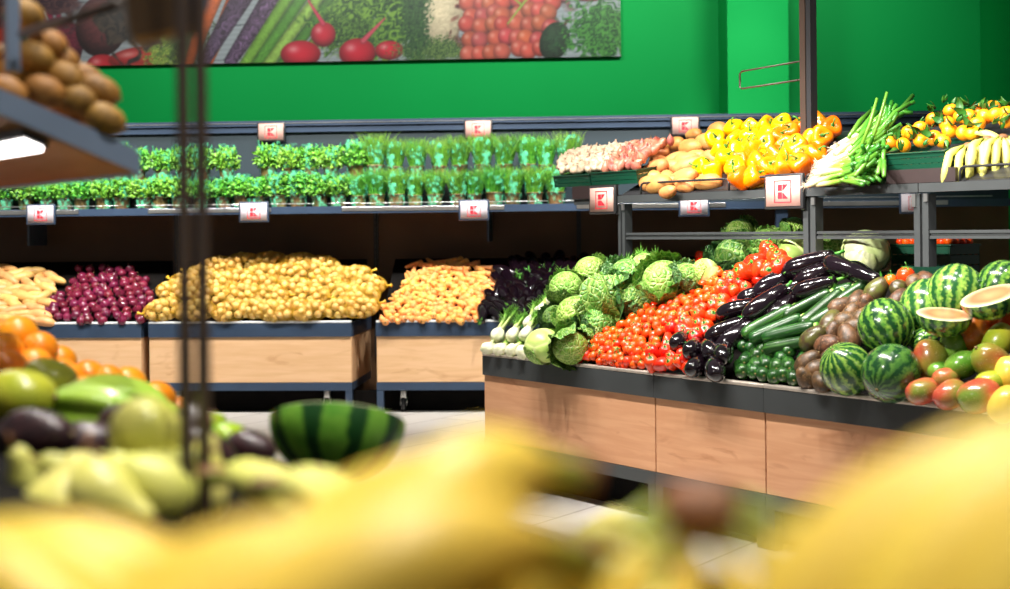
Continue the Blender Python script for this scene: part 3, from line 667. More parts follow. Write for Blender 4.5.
# ================================================================== produce kinds
def ctrl(pts, R, Hh):
    p = np.array(pts, float); n = len(p) - 1
    def f(t):
        s = np.clip(t * n, 0, n - 1e-6); i = s.astype(int); u = s - i
        g = lambda k: p[np.clip(i + k, 0, n)]
        a, b, c, d = g(-1), g(0), g(1), g(2); u = u[..., None]
        q = .5 * (2 * b + (c - a) * u + (2 * a - 5 * b + 4 * c - d) * u * u + (3 * b - a - 3 * c + d) * u ** 3)
        return np.maximum(q[..., 0], 0) * R, q[..., 1] * Hh
    return f
def star(r, z, n=5, drop=.006, w_=.35, seed=0):    # leafy calyx
    g = G(); rr = np.random.RandomState(seed)
    v = [(0, 0, z + .002)]; f = []
    for k in range(n):
        a = 2 * PI * k / n + rr.uniform(-.2, .2); L = r * rr.uniform(.8, 1.2)
        for q, (ra, da) in enumerate(((.35, -.6), (.35, .6), (.75, -.28), (.75, .28), (1.05, 0))):
            v.append((L * ra * math.cos(a + da * w_ * 2), L * ra * math.sin(a + da * w_ * 2), z - drop * ra ** 2 * 1.2))
        b = 1 + 5 * k; f += [(0, b, b + 1), (b, b + 2, b + 3, b + 1), (b + 2, b + 4, b + 3)]
    g.add(v, f); v2 = [(x, y, z_ - .0012) for x, y, z_ in v]; g.add(v2, [q[::-1] for q in f]); return g

K = {}
K['tomato'] = [Kind('cherry_tomato', 'tomato', rev(ell(.0215, .0205), 14, 9, lumpy=.03, seed=s), M['tomato'],
                    [('stem', star(.014, .0208, 5, .003, .3, s).join(tube([(0, 0, .020), (.002, 0, .027), (.005, 0, .031)], .0013, 5)), M['green_stem'])]) for s in range(3)]
K['redpep'] = [Kind('pointed_red_pepper', 'pepper', rev(ctrl([(0, -1), (.4, -.95), (.78, -.5), (1, .15), (.98, .62), (.7, .93), (.3, .93), (0, .84)], .027, .036 + .006 * s), 18, 12, 3 + s % 2, .07, .05, 60, s), M['red_pepper'],
                    [('stem', star(.021, .0345 + .006 * s, 5, .004, .5, s).join(tube([(0, 0, .031 + .006 * s), (.001, 0, .043 + .006 * s), (.006, .002, .052 + .006 * s)], [.0032, .0022, .0028], 6)), M['green_stem'])]) for s in range(3)]
def bell(s, mt, nm):
    pr = ctrl([(0, -.86), (.3, -.98), (.66, -.92), (.86, -.4), (.95, .1), (1, .55), (.84, .90), (.5, .98), (.2, .88), (0, .84)], .046, .045)
    return Kind(nm, 'bell pepper', rev(pr, 32, 20, 4 if s else 3, .085, .05, 40, s), M[mt],
                [('stem', star(.017, .040, 5, .001, .5, s).join(tube([(0, 0, .037), (.001, .001, .048), (.008, .002, .060), (.018, .003, .066)], [.0055, .0036, .0034, .0045], 7)), M['green_stem'])])
K['ybell'] = [bell(s, 'yellow_pepper', 'yellow_bell_pepper') for s in (0, 1)]; K['obell'] = [bell(s, 'orange_pepper', 'orange_bell_pepper') for s in (0, 1)]
K['egg'] = [Kind('eggplant', 'eggplant', rev(ctrl([(0, -1), (.55, -.95), (.92, -.68), (1, -.3), (.86, .2), (.66, .65), (.5, .88), (0, .98)], .041 + .002 * s, .095 + .012 * s), 22, 18, lumpy=.05, lf=30, seed=s, bend=.9), M['eggplant'],
                 [('calyx', star(.034, .092 + .012 * s, 5, .018, .42, s).xf(Matrix.Translation((.009 + .004 * s, 0, 0))).join(tube([(.010 + .003 * s, 0, .090 + .012 * s), (.014 + .003 * s, 0, .108 + .012 * s), (.024 + .003 * s, 0, .122 + .012 * s)], [.0085, .006, .0075], 8)), M['green_stem'], 'green calyx and stem')]) for s in range(3)]
K['zuc'] = [Kind('zucchini', 'zucchini', rev(ctrl([(0, -1), (.5, -.985), (.86, -.9), (.94, -.5), (1, .2), (1, .7), (.85, .9), (.45, .985), (0, 1)], .0215, .088), 16, 18, 8, .02, .03, 30, s, bend=.6), M['zucchini'],
                 [('stem_end', tube([(.005, 0, -.086), (.006, 0, -.098)], [.009, .0105], 8), M['fennel_stalk'], 'pale cut stem'), ('blossom_end', tube([(.0045, 0, .0865), (.0045, 0, .0895)], [.0035, .0025], 8), M['dry_stem'])]) for s in range(2)]
avo = lambda s: rev(ctrl([(0, -1), (.55, -.93), (.93, -.5), (1, -.1), (.84, .4), (.56, .82), (.25, .98), (0, 1)], .0335, .046), 20, 16, lumpy=.04, lf=50, seed=s)
K['bavo'] = [Kind('brown_avocado', 'avocado', avo(s), M['brown_avocado'], [('stem_nub', tube([(0, 0, .044), (0, 0, .0485)], [.0035, .0028], 6), M['dry_stem'])]) for s in range(2)]
K['davo'] = [Kind('dark_avocado', 'avocado', avo(s), M['dark_avocado'], [('stem_nub', tube([(0, 0, .044), (0, 0, .0485)], [.0035, .0028], 6), M['dry_stem'])]) for s in range(2)]
K['gavo'] = [Kind('green_avocado', 'avocado', avo(s + 5), M['green_avocado'], [('stem_nub', tube([(0, 0, .044), (0, 0, .0485)], [.0035, .0028], 6), M['dry_stem'])]) for s in range(2)]
K['melon'] = Kind('watermelon', 'watermelon', rev(ell(.1, .104), 48, 28, lumpy=.015, lf=12), M['watermelon_rind'], [('stem_scar', tube([(0, 0, .1035), (0, 0, .107)], [.007, .004], 8), M['dry_stem'])])
K['lmelon'] = Kind('watermelon', 'watermelon', rev(ell(.1, .104), 48, 28, lumpy=.015, lf=12, seed=3), M['pale_watermelon_rind'], [('stem_scar', tube([(0, 0, .1035), (0, 0, .107)], [.007, .004], 8), M['dry_stem'])])
def halfm(mt):
    g = G(); th = np.linspace(0, 2 * PI, 48, endpoint=False)[:, None]; t = np.linspace(0, 1, 14)[None, :]
    ph = PI / 2 * t; g.add(np.stack([.1 * np.sin(ph) * np.cos(th), .1 * np.sin(ph) * np.sin(th), -.1 * np.cos(ph) + 0 * th], -1), gridf(48, 14, True), t + 0 * th)
    fl = G(); rr = np.array([.0002, .03, .06, .08, .09, .097, .0995])[None, :]; zz = np.array([.003, .003, .003, .003, .0028, .002, .0])[None, :]
    fl.add(np.stack([rr * np.cos(th), rr * np.sin(th), zz + 0 * th], -1), gridf(48, 7, True))
    return Kind('half_watermelon', 'watermelon', g, M[mt], [('flesh', fl, M['melon_flesh'], 'pale orange cut flesh')])
K['half'] = halfm('watermelon_rind')
K['bold'] = halfm('bold_watermelon_rind')
K['dmelon'] = Kind('watermelon', 'watermelon', rev(ell(.1, .104), 48, 28, lumpy=.015, lf=12, seed=6), M['dark_watermelon_rind'], [('stem_scar', tube([(0, 0, .1035), (0, 0, .107)], [.007, .004], 8), M['dry_stem'])])
mgo = lambda: rev(ctrl([(0, -1), (.5, -.94), (.88, -.6), (1, -.1), (.94, .4), (.66, .82), (.3, .97), (0, 1)], .0425, .048), 24, 18, lumpy=.05, lf=22, seed=4, sx=1, sy=.86, bend=2.0)
for n_ in ('mango_green_red', 'mango_orange', 'mango_green', 'mango_pink', 'mango_yellow', 'mango_yellowgreen'):
    K[n_] = Kind('mango', 'mango', mgo(), M[n_], [('stem_nub', tube([(.0045, 0, .0465), (.005, 0, .052)], [.0045, .003], 7), M['dry_stem'])])
K['onion'] = [Kind('red_onion', 'onion', rev(ctrl([(0, -.86), (.3, -.84), (.8, -.6), (1, -.1), (.93, .35), (.55, .72), (.2, .95), (.1, 1.12), (0, 1.16)], .0345, .033), 18, 14, 8, .015, seed=s), M['red_onion'],
                   [('dry_neck', tube([(0, 0, .034), (.001, .001, .041), (.003, .002, .047)], [.0035, .0025, .0012], 5), M['dry_stem'])]) for s in range(2)]
K['carrot'] = [Kind('carrot', 'carrot', rev(ctrl([(0, -1), (.3, -.97), (.5, -.7), (.72, -.1), (.9, .5), (1, .85), (.75, .97), (0, 1)], .0225, .066), 12, 12, lumpy=.06, lf=50, seed=s, bend=.5), M['carrot'],
                    [('crown', tube([(.002, 0, .065), (.002, 0, .070)], [.006, .004], 6), M['dry_stem'])]) for s in range(2)]
def longroot(s, mt, nm, R, Hh, cat): return Kind(nm, cat, rev(ctrl([(0, -1), (.3, -.96), (.66, -.75), (.94, -.3), (1, .2), (.8, .68), (.4, .93), (0, 1)], R, Hh), 18, 18, lumpy=.12, lf=26, seed=s, bend=1.6), M[mt], r=R)
K['root'] = [longroot(s, 'pale_root', 'pale_sweet_potato', .031, .078 + .01 * s, 'sweet potato') for s in range(2)]
K['sweet'] = [longroot(s + 3, 'sweet_potato', 'sweet_potato', .036, .070, 'sweet potato') for s in range(3)]
K['garlic'] = [Kind('garlic_bulb', 'garlic', rev(ctrl([(0, -.8), (.4, -.8), (.9, -.45), (1, 0), (.78, .4), (.3, .72), (.16, 1.1), (.12, 1.35), (0, 1.38)], .029, .026), 28, 14, 9, .07, seed=s), M['garlic'],
                    [('root_end', tube([(0, 0, -.0205), (0, 0, -.0235)], [.008, .006], 8), M['dry_stem'])]) for s in range(2)]
K['shallot'] = [Kind('shallot', 'shallot', rev(ctrl([(0, -1), (.4, -.9), (.85, -.5), (1, 0), (.8, .5), (.35, .85), (.12, 1.15), (0, 1.2)], .022, .032), 16, 12, 5, .03, seed=s), M['shallot'],
                     [('dry_neck', tube([(0, 0, .035), (.002, 0, .044)], [.003, .0012], 5), M['dry_stem'])]) for s in range(2)]
def leafpair(sc_=1.0): return leaf(.055 * sc_, .016 * sc_, .35, .2, .0, 4, 7)
def clem(s):
    L = leafpair().xf(Matrix.Translation((0, 0, .026)) @ Matrix.Rotation(1.1, 4, 'X')); L.join(leafpair(.8), Matrix.Translation((0, 0, .026)) @ Matrix.Rotation(2.1, 4, 'Z') @ Matrix.Rotation(1.0, 4, 'X'))
    return Kind('clementine', 'clementine', rev(ctrl([(0, -.88), (.4, -.86), (.85, -.5), (1, 0), (.85, .5), (.4, .84), (0, .8)], .0315, .029), 24, 16, lumpy=.02, seed=s), M['clementine'],
                ([('leaf', L, M['leafgreen'], 'dark green leaves')] if s else []) + [('stem', tube([(0, 0, .022), (.002, 0, .034)], .0018, 5), M['green_stem'])])
K['clem'] = [clem(0), clem(1)]
K['orange'] = [Kind('orange', 'orange', rev(ell(.0385, .037), 28, 18, lumpy=.02, seed=s), M['orange'], [('stem_nub', tube([(0, 0, .0360), (0, 0, .0385)], [.004, .003], 7), M['green_stem'])]) for s in range(2)]
K['kiwi'] = [Kind('kiwi', 'kiwi', rev(ell(.0255, .034, .92), 24, 16, lumpy=.03, lf=40, seed=s), M['kiwi'], [('stem_nub', tube([(0, 0, .0330), (0, 0, .0365)], [.004, .003], 6), M['dry_stem'])]) for s in range(2)]
K['pear'] = Kind('pear', 'pear', rev(ctrl([(0, -1), (.5, -.95), (.94, -.6), (1, -.2), (.74, .25), (.42, .62), (.28, .92), (0, 1)], .037, .052), 24, 18, lumpy=.05, lf=24, bend=1.0), M['pear'],
                 [('stem', tube([(.003, 0, .051), (.004, 0, .062), (.008, 0, .072)], [.0025, .002, .003], 6), M['twig'])])
K['lime'] = Kind('lime', 'lime', rev(ctrl([(0, -1.1), (.3, -1), (.85, -.55), (1, 0), (.85, .55), (.3, 1), (0, 1.1)], .027, .03), 20, 14, seed=1), M['lime'], [('stem_nub', tube([(0, 0, .032), (0, 0, .035)], [.003, .002], 6), M['dry_stem'])])
def starfruit():
    return Kind('star_fruit', 'star fruit', rev(ctrl([(0, -1), (.5, -.9), (.95, -.4), (1, .1), (.8, .6), (.4, .92), (0, 1)], .042, .085), 40, 16, 5, .18, seed=1), M['star_green'], [('stem', tube([(0, 0, .083), (0, 0, .098)], [.003, .002], 6), M['twig'])])
K['star'] = starfruit()

def wrapleaf(az, R, flare, ruff, top=.34, span=.8, seed=0, nu=16, nv=16):
    rr = np.random.RandomState(seed); u = np.linspace(-1, 1, nu)[:, None]; t = np.linspace(0, 1, nv)[None, :]
    ph = PI * (1 - t * (1 - top)) - .02; wsp = span * np.sin(PI * np.clip(.12 + .8 * t, 0, 1)) ** .5 / np.maximum(np.sin(ph), .42)
    th = az + u * wsp; e = np.maximum(np.abs(u), t) ** 4
    r = R * (1.03 + flare * e + ruff * e * (np.sin(9 * u + 8 * t + rr.uniform(0, 6)) + .6 * np.sin(17 * u - 15 * t + rr.uniform(0, 6))) + .012 * np.sin(14 * u + 3 * t))
    r = r + .02 * R * np.exp(-(u / .09) ** 2)
    P = np.stack([r * np.sin(ph) * np.cos(th), r * np.sin(ph) * np.sin(th), r * np.cos(ph) * .92], -1)
    g = G(); f = gridf(nu, nv, False); g.add(P, f, t + 0 * u); g.add(P * .985, [q[::-1] for q in f], t + 0 * u); return g
def cabbage(nm, seed, heart, lf_, n=5, flare=.10, ruff=.035):
    rr = np.random.RandomState(seed); R = .07
    return Kind(nm, 'cabbage', rev(ell(R, R * .92), 36, 24, lumpy=.03, lf=30, seed=seed), M[heart],
                [('outer_leaf', wrapleaf(2 * PI * k / n + rr.uniform(-.3, .3), R * (1 + .012 * k), flare * rr.uniform(.5, 1.8), ruff, rr.uniform(.26, .44), rr.uniform(.6, .85), seed * 10 + k), M[lf_]) for k in range(n)])
K['savoy'] = [cabbage('savoy_cabbage', s, 'savoy_heart', 'savoy_leaf', 5, .20, .05) for s in range(3)]
K['darksavoy'] = [cabbage('savoy_cabbage', s + 5, 'savoy_leaf', 'dark_leaf', 6, .34, .07) for s in range(2)]
K['green'] = [cabbage('green_cabbage', 9, 'pale_cabbage', 'savoy_heart', 2, .05, .02)]
K['white'] = [cabbage('white_cabbage', 11, 'white_cabbage', 'white_cabbage', 3, .008, .003)]

def fennel(s):
    rr = np.random.RandomState(s); b = rev(ctrl([(0, -1), (.6, -.95), (.96, -.5), (1, 0), (.85, .5), (.6, .9), (.5, 1.1), (0, 1.1)], .036, .036), 24, 16, 6, .05, sy=.85, seed=s)
    st, fr = G(), G()
    for k in range(4):
        a = rr.uniform(0, 6.28); lean = rr.uniform(.1, .45); L = rr.uniform(.07, .12); x0, y0 = .012 * math.cos(k * 1.6), .010 * math.sin(k * 1.6)
        p = [Vector((x0 + lean * q * math.cos(a), y0 + lean * q * math.sin(a), .03 + q)) for q in (0, L * .35, L * .7, L)]
        st.join(tube(p, [.0105, .0085, .007, .005], 8))
        for q in range(70):
            t = rr.uniform(.35, 1.1); o = p[0].lerp(p[3], t); d = Vector(rr.normal(size=3)); d.z = abs(d.z) * 1.0 + .3; d.normalize(); l_ = rr.uniform(.015, .045)
            fr.join(tube([o, o + d * l_ * .5 + Vector((0, 0, .002)), o + d * l_], [.0014, .0012, .0005], 3, cap=False))
    return Kind('fennel', 'fennel', b, M['fennel_bulb'], [('stalks', st, M['fennel_stalk'], 'pale green stalks'), ('fronds', fr, M['frond'], 'feathery green fronds')])
K['fennel'] = [fennel(s) for s in range(3)]

def herbs(kind, s):
    rr = np.random.RandomState(s * 7 + (0 if kind == 'curly' else 50)); g = G()
    pot = rev(ctrl([(0, -1), (.78, -1), (.82, -.8), (.95, .6), (1.04, .8), (1.04, 1), (0, .9)], .052, .045), 20, 14, sx=1, sy=1).xf(Matrix.Translation((0, 0, .045)))
    if kind == 'curly':
        for k in range(300):
            a, q = rr.uniform(0, 6.28), rr.uniform(0, 1) ** .5; z = rr.uniform(0, 1); R_ = .038 + .038 * math.sin(PI * min(1, .15 + z * .8)); p = Vector((R_ * q * 1.15 * math.cos(a), R_ * q * 1.15 * math.sin(a), .085 + .12 * z))
            g.join(leaf(rr.uniform(.018, .032), rr.uniform(.008, .014), rr.uniform(.2, .9), .5, .3, 4, 5, k), basis(Vector((math.cos(a), math.sin(a), rr.uniform(-.2, 1.3))), rr.uniform(0, 6.28), P=p))
    else:
        for k in range(330):
            a, q = rr.uniform(0, 6.28), rr.uniform(0, 1) ** .5; L = rr.uniform(.11, .20); p = Vector((.044 * q * math.cos(a), .044 * q * math.sin(a), .082)); d = Vector((math.cos(a), math.sin(a), 0)); ln = rr.uniform(.1, .75) * q
            g.join(tube([p, p + d * L * ln * .3 + Vector((0, 0, L * .5)), p + d * L * ln + Vector((0, 0, L * .95))], [.0026, .0022, .0006], 3, cap=False))
    th = np.linspace(0, 2 * PI, 28, endpoint=False)[:, None]; t = np.linspace(0, 1, 10)[None, :]
    r = (.050 + .026 * t ** .8) * (1 + .05 * np.sin(5 * th + 7 * t + s) * t + .03 * np.sin(11 * th - 9 * t) * t); sl = G()
    sl.add(np.stack([r * np.cos(th), r * np.sin(th), .01 + (.215 + .018 * np.sin(2 * th + s)) * t], -1), gridf(28, 10, True), t + 0 * th)
    return Kind('potted_herb', 'potted herb', pot, M['pot'], [('foliage', g, M['herb' if kind == 'curly' else 'herb_dark'], 'bright green leaves'), ('sleeve', sl, M['film'], 'clear green plastic sleeve')])
K['curly'] = [herbs('curly', s) for s in range(3)]; K['grass'] = [herbs('grass', s) for s in range(3)]

def sack(s):
    rr = np.random.RandomState(s + 40); A, B_, C_ = .125, .085, .062; pts = []
    for k in range(900):
        v = rr.normal(size=3); v /= np.linalg.norm(v); p = np.array([v[0] * A * .82, v[1] * B_ * .8, v[2] * C_ * .72])
        if v[2] > -.45 and all(np.linalg.norm(p - q) > .0405 for q in pts): pts.append(p)
    th = np.linspace(0, 2 * PI, 24, endpoint=False)[:, None]; ph = np.linspace(.02, PI - .02, 15)[None, :]
    R_ = 1.0 + .04 * np.sin(5 * th) * np.sin(4 * ph)
    P = np.stack([A * 1.04 * np.cos(ph) + 0 * th, B_ * 1.03 * np.sin(ph) * np.cos(th) * R_, C_ * 1.05 * np.sin(ph) * np.sin(th) * R_], -1)
    net = G()
    for i in range(24): net.join(tube([Vector(P[(i + j) % 24, j]) for j in range(15)], .0011, 3, cap=False)); net.join(tube([Vector(P[(i - j) % 24, j]) for j in range(15)], .0011, 3, cap=False))
    net.join(tube([(-A, 0, 0), (-A - .02, 0, .005), (-A - .04, .006, .012)], [.012, .006, .013], 8))
    pot = [rev(ell(.0245 * rr.uniform(.9, 1.1), .027), 14, 10, lumpy=.07, lf=50, seed=s * 9 + k) for k in range(3)]
    pm = [p_.mesh('potato', M['potato']) for p_ in pot]; return net.mesh('net', M['net']), [(pm[k % 3], Vector(p), basis(rr.normal(size=3), P=p)) for k, p in enumerate(pts)]
SK = [sack(s) for s in range(3)]
def put_sack(Mx, label, group):
    nm, ps = random.choice(SK); o = link('potato_sack', nm, Mx, None, None, label, 'potato sack', group)
    for me, p, m in ps: link('potato', me, m, o)

def bunch(nm, mt, n, R=.125, fan=8, rows=1, seed=0, rad=.0175, arc=82):
    """a banana hand: crown at the origin, fruit arching along +x, backs up"""
    rr = np.random.RandomState(seed); out = []
    for k in range(n):
        row = k % rows; a0 = math.radians(-14 + rr.uniform(-3, 3)); a1 = math.radians(arc + rr.uniform(-5, 5)); q = (k // rows) - ((n - 1) // rows) / 2.0
        pts = []
        for j in range(15):
            th = a0 + (a1 - a0) * j / 14.0; pts.append(Vector((R * (math.sin(th) - math.sin(a0)), q * rad * (.55 + 1.25 * min(1, j / 5.0)), R * (math.cos(th) - math.cos(a0)) - row * rad * 1.7 * min(1, j / 4.0))))
        m = Matrix.Rotation(math.radians(q * fan), 4, 'Z')
        rd = [rad * x for x in (.36, .34, .42, .74, .93, 1, 1.02, 1.02, 1.02, 1, .95, .84, .62, .36, .26)]
        out.append(tube([m @ p for p in pts], rd, 12).mesh('banana', M[mt]))
    crown = tube([(-.018, 0, .0), (-.006, 0, .003), (.012, 0, .002)], [.012, .014, .012], 10, flat=1.0).xf(Matrix.Diagonal((1, 1 + n * .12 / rows, .8, 1))).mesh('crown', M['twig']); return (nm, out, crown)
BN = {'ripe': [bunch('banana_bunch', 'banana', 6, seed=s) for s in range(2)], 'pale': [bunch('banana_bunch', 'banana_pale', 6, rad=.0165, seed=s + 4) for s in range(2)], 'big': [bunch('banana_bunch', 'banana', 10, rows=2, seed=8, fan=7)]}
def put_bunch(kind, Mx, label, group=None):
    nm, bs, cr = random.choice(BN[kind]); o = empty(nm, Mx, label, 'bananas', group)
    for b in bs: link('banana', b, None, o)
    link('crown', cr, None, o, None, 'brown woody crown'); return o

def crate(fr, a, b, h, W_, D, H_, label, tilt=0.0, group=None):
    m = fr.mat(a, b, h) @ Matrix.Rotation(tilt, 4, 'X'); o = empty('produce_crate', m, label, 'crate', group); g = G(); t = .006
    for z in (0.0, H_ * .34, H_ * .67):
        z1 = z + H_ * .29
        g.join(box(0, W_, 0, t, z, z1)).join(box(0, W_, D - t, D, z, z1)).join(box(0, t, t, D - t, z, z1)).join(box(W_ - t, W_, t, D - t, z, z1))
    n = int(W_ / .03)
    for k in range(n + 1):
        x = k * (W_ - .006) / n; g.join(box(x, x + .006, .001, t - .001, .0, H_ * .95)).join(box(x, x + .006, D - t + .001, D - .001, 0, H_ * .95))
    for k in range(1, int(D / .04)):
        y = k * .04; g.join(box(.001, t - .001, y, y + .006, 0, H_ * .95)).join(box(W_ - t + .001, W_ - .001, y, y + .006, 0, H_ * .95))
    part('slatted_wall', g, M['crate'], o, None, False)
    part('rim', box(-.006, W_ + .006, -.006, .012, H_ * .92, H_, 0, .003).join(box(-.006, W_ + .006, D - .012, D + .006, H_ * .92, H_, 0, .003)).join(box(-.006, .012, .0121, D - .0121, H_ * .92, H_)).join(box(W_ - .012, W_ + .006, .0121, D - .0121, H_ * .92, H_)), M['crate'], o, None, False)
    part('base', box(t, W_ - t, t, D - t, 0, .005), M['crate'], o, None, False); return o

# ================================================================== wall shelf: potted herbs
grassy = lambda x: x > 335
for row, (b_, h_, x0, x1, st) in enumerate(((.385, 1.396, -34, 566, 19.6), (.62, 1.59, 96, 580, 21.5))):
    x = x0
    while x < x1:
        if row == 1 and (243 < x < 262 or abs(x - 470) < 0): x += st; continue
        a = apx(WL, x + random.uniform(-2.5, 2.5), b_, h_ + .1); gk = grassy(x + random.uniform(-30, 30))
        S = random.uniform(.95, 1.12)
        random.choice(K['grass' if gk else 'curly']).put(WL.mat(a, b_ + random.uniform(-.02, .02), h_) @ Matrix.Rotation(random.uniform(0, 6.28), 4, 'Z') @ Matrix.Diagonal((1.05 * S, 1.05 * S, S * (1.0 if row == 0 else 1.2), 1)),
              '%s potted herb in a clear green sleeve, %s row of wall shelf' % ('grassy' if gk else 'curly leaved', 'front' if row == 0 else 'raised back'), '%s potted herbs, %s row' % ('grassy' if gk else 'curly', 'front' if row == 0 else 'back'))
        x += st
    if row == 0:                                    # second rank in the depth of the shelf, seen between the first
        pass

# ================================================================== wall bins
def pile(kinds, fr, h0, k, poly, da, db, orient, label, group, S=(.92, 1.08), jit=.22, lift=0.0, layers=1, **kw):
    n = 0
    for L in range(layers):
        for a, b, P, x, y in scatter(fr, h0 + lift - L * .03, k, poly, da, db, jit, **kw):
            Kd = random.choice(kinds); s = random.uniform(*S)
            P = P + Vector((0, 0, random.uniform(-.006, .008))); o = orient(P, s); Kd.put(o, label, group); n += 1
    return n
HB = .625
up_rand = lambda P, s: basis(Vector((random.gauss(0, .7), random.gauss(-.3, .7), 1)), random.uniform(0, 6.28), S=s, P=P)
def lying(fr, da=1.0, dbb=.4, k=.58, spread=.35):
    def f(P, s):
        a = random.gauss(0, spread); v = fr.d(da * math.cos(a) - dbb * math.sin(a), da * math.sin(a) + dbb * math.cos(a), 0); v.z = k * v.dot(fr.b) + random.uniform(-.08, .08)
        return basis(v, random.uniform(0, 6.28), S=s, P=P)
    return f
pile(K['onion'], WL, HB + .01, .56, [(40, 321), (150, 321), (153, 300), (148, 283), (110, 276), (72, 281), (52, 296)], .071, .058, up_rand, 'glossy red onion in the heap of the far left wall bin', 'red onions in the wall bin', S=(.95, 1.12), jit=.2)
pile(K['onion'], WL, HB - .01, .56, [(70, 281), (148, 283), (140, 268), (80, 268)], .078, .07, up_rand, 'red onion in the shaded top of the far left heap', 'red onions in shade')
pile(K['root'], WL, HB + .01, .56, [(-60, 321), (44, 321), (50, 300), (62, 280), (60, 268), (-60, 268)], .125, .062, lying(WL, 1, -.25, .56, .3), 'pale sweet potato in the heap left of the red onions', 'pale sweet potatoes in the wall bin', S=(1.1, 1.35), bmax=.75)
for x, y in ((80, 230), (180, 235), (300, 235), (440, 235), (560, 235), (655, 225), (725, 225), (110, 172), (240, 185), (335, 180), (430, 185), (560, 182), (680, 180), (150, 145), (250, 140), (320, 130), (400, 118), (480, 112), (560, 105), (650, 125), (720, 190), (250, 90), (330, 80), (420, 75), (520, 80), (600, 88), (700, 120), (745, 150), (370, 228), (500, 232), (180, 172), (505, 160), (390, 145), (610, 150), (200, 120)):
    X_, Y_ = 140 + x / 3.27, 240 + (y - 4) / 3.27; P = WL.hit(X_, Y_, HB + .045, .56); dark = y < 95
    v = WL.d(random.choice((-1, 1)), random.uniform(-.35, .35), random.uniform(-.12, .12)); m = basis(Vector((0, -.45, 1)), 0, P=P); ang = random.uniform(-.5, .5) + random.choice((0, PI))
    put_sack(Matrix.Translation(P) @ Matrix.Rotation(WL.ang, 4, 'Z') @ Matrix.Rotation(math.atan(.5), 4, 'X') @ Matrix.Rotation(ang, 4, 'Z') @ Matrix.Scale(random.uniform(1.0, 1.16), 4),
             'yellow net sack of potatoes %s' % ('in the shaded back of the potato bin' if dark else 'heaped in the middle oak bin'), 'potato sacks, ' + ('shaded back' if dark else 'sunlit front').replace('sunlit', 'lit'))
pile(K['carrot'], WL, HB + .0, .56, [(380, 320), (482, 320), (486, 300), (494, 286), (470, 276), (430, 268), (402, 284), (390, 300)], .052, .034, lying(WL, .35, -1, .2, .5), 'orange carrot in the lit heap of the wall bin beside the eggplants', 'carrots in the wall bin', S=(.9, 1.15), jit=.35)
pile(K['carrot'], WL, HB + .0, .56, [(404, 284), (430, 268), (470, 276), (496, 287), (488, 266), (440, 259), (408, 266)], .07, .045, lying(WL, 1, -.3, .56, .6), 'carrot in the shaded top of the carrot heap', 'carrots in shade', S=(.95, 1.15), jit=.35)
pile(K['egg'], WL, HB + .03, .56, [(480, 321), (600, 321), (600, 262), (520, 258), (494, 280), (486, 300)], .088, .07, lying(WL, .2, -1, .6, .4), 'dark eggplant in the wall bin behind the fennel', 'eggplants in the wall bin', S=(.85, 1.0))
pile(K['redpep'], WL, HB + .08, .56, [(690, 285), (722, 285), (722, 258), (696, 256)], .07, .06, up_rand, 'dark red pepper in the shaded wall bin behind the cabbages', 'red peppers in the far bin', S=(1.2, 1.4), bmax=.74)

# ================================================================== island heap
BH = .60                                          # tray height at the lip; item centres sit r/cos above it
def isl(x, y, lift): return IS.hit(x, y, BH + lift, KI)
def put2(Kd, x0, y0, x1, y1, lift, label, group=None, S=1.0, half=.09):
    """an item lying on the heap with its axis between two pixels"""
    A_, B_ = isl(x0, y0, lift), isl(x1, y1, lift); c = (A_ + B_) / 2; Kd.put(basis(B_ - A_, random.uniform(-.4, .4), S=S, P=c), label, group)
def put1(Kd, x, y, r, lift, ax_, label, group=None, S=1.0, roll=None):
    Kd.put(basis(ax_, random.uniform(0, 6.28) if roll is None else roll, S=S, P=isl(x, y, lift)), label, group)
TOM = [(574, 357), (577, 374), (646, 383), (655, 352), (668, 330), (696, 312), (716, 292), (735, 272), (715, 268), (690, 280), (650, 305), (606, 332)]
PEP = [(646, 384), (696, 388), (690, 352), (706, 335), (722, 318), (740, 300), (752, 286), (765, 274), (740, 268), (716, 292), (696, 312), (668, 330), (655, 352)]
PEP2 = [(742, 272), (765, 280), (792, 272), (806, 262), (786, 256), (766, 250), (748, 262)]
pile(K['tomato'], IS, BH + .052, KI, TOM, .043, .0325, up_rand, 'round orange red cherry tomato in the tomato slope of the island', 'cherry tomatoes on the island', S=(.9, 1.12), jit=.3, bmin=.02)
pile(K['tomato'], IS, BH + .030, KI, TOM, .046, .036, up_rand, 'cherry tomato sunk low in the tomato slope of the island', 'lower cherry tomatoes on the island', S=(.9, 1.12), jit=.3, bmin=.02)
rp = lambda P, s: basis(Vector((random.gauss(-.35, .45), random.gauss(-.7, .3), random.gauss(.55, .45))), random.uniform(0, 6.28), S=s, P=P)
pile(K['redpep'], IS, BH + .060, KI, PEP, .054, .040, rp, 'small pointed red pepper with green stem between tomatoes and eggplants', 'pointed red peppers on the island slope', S=(.92, 1.12), jit=.28, bmin=.0)
pile(K['redpep'], IS, BH + .10, KI, PEP2, .062, .048, rp, 'red pepper at the top of the slope by the rack post', 'red peppers at the top of the slope', S=(1.1, 1.35), jit=.25)
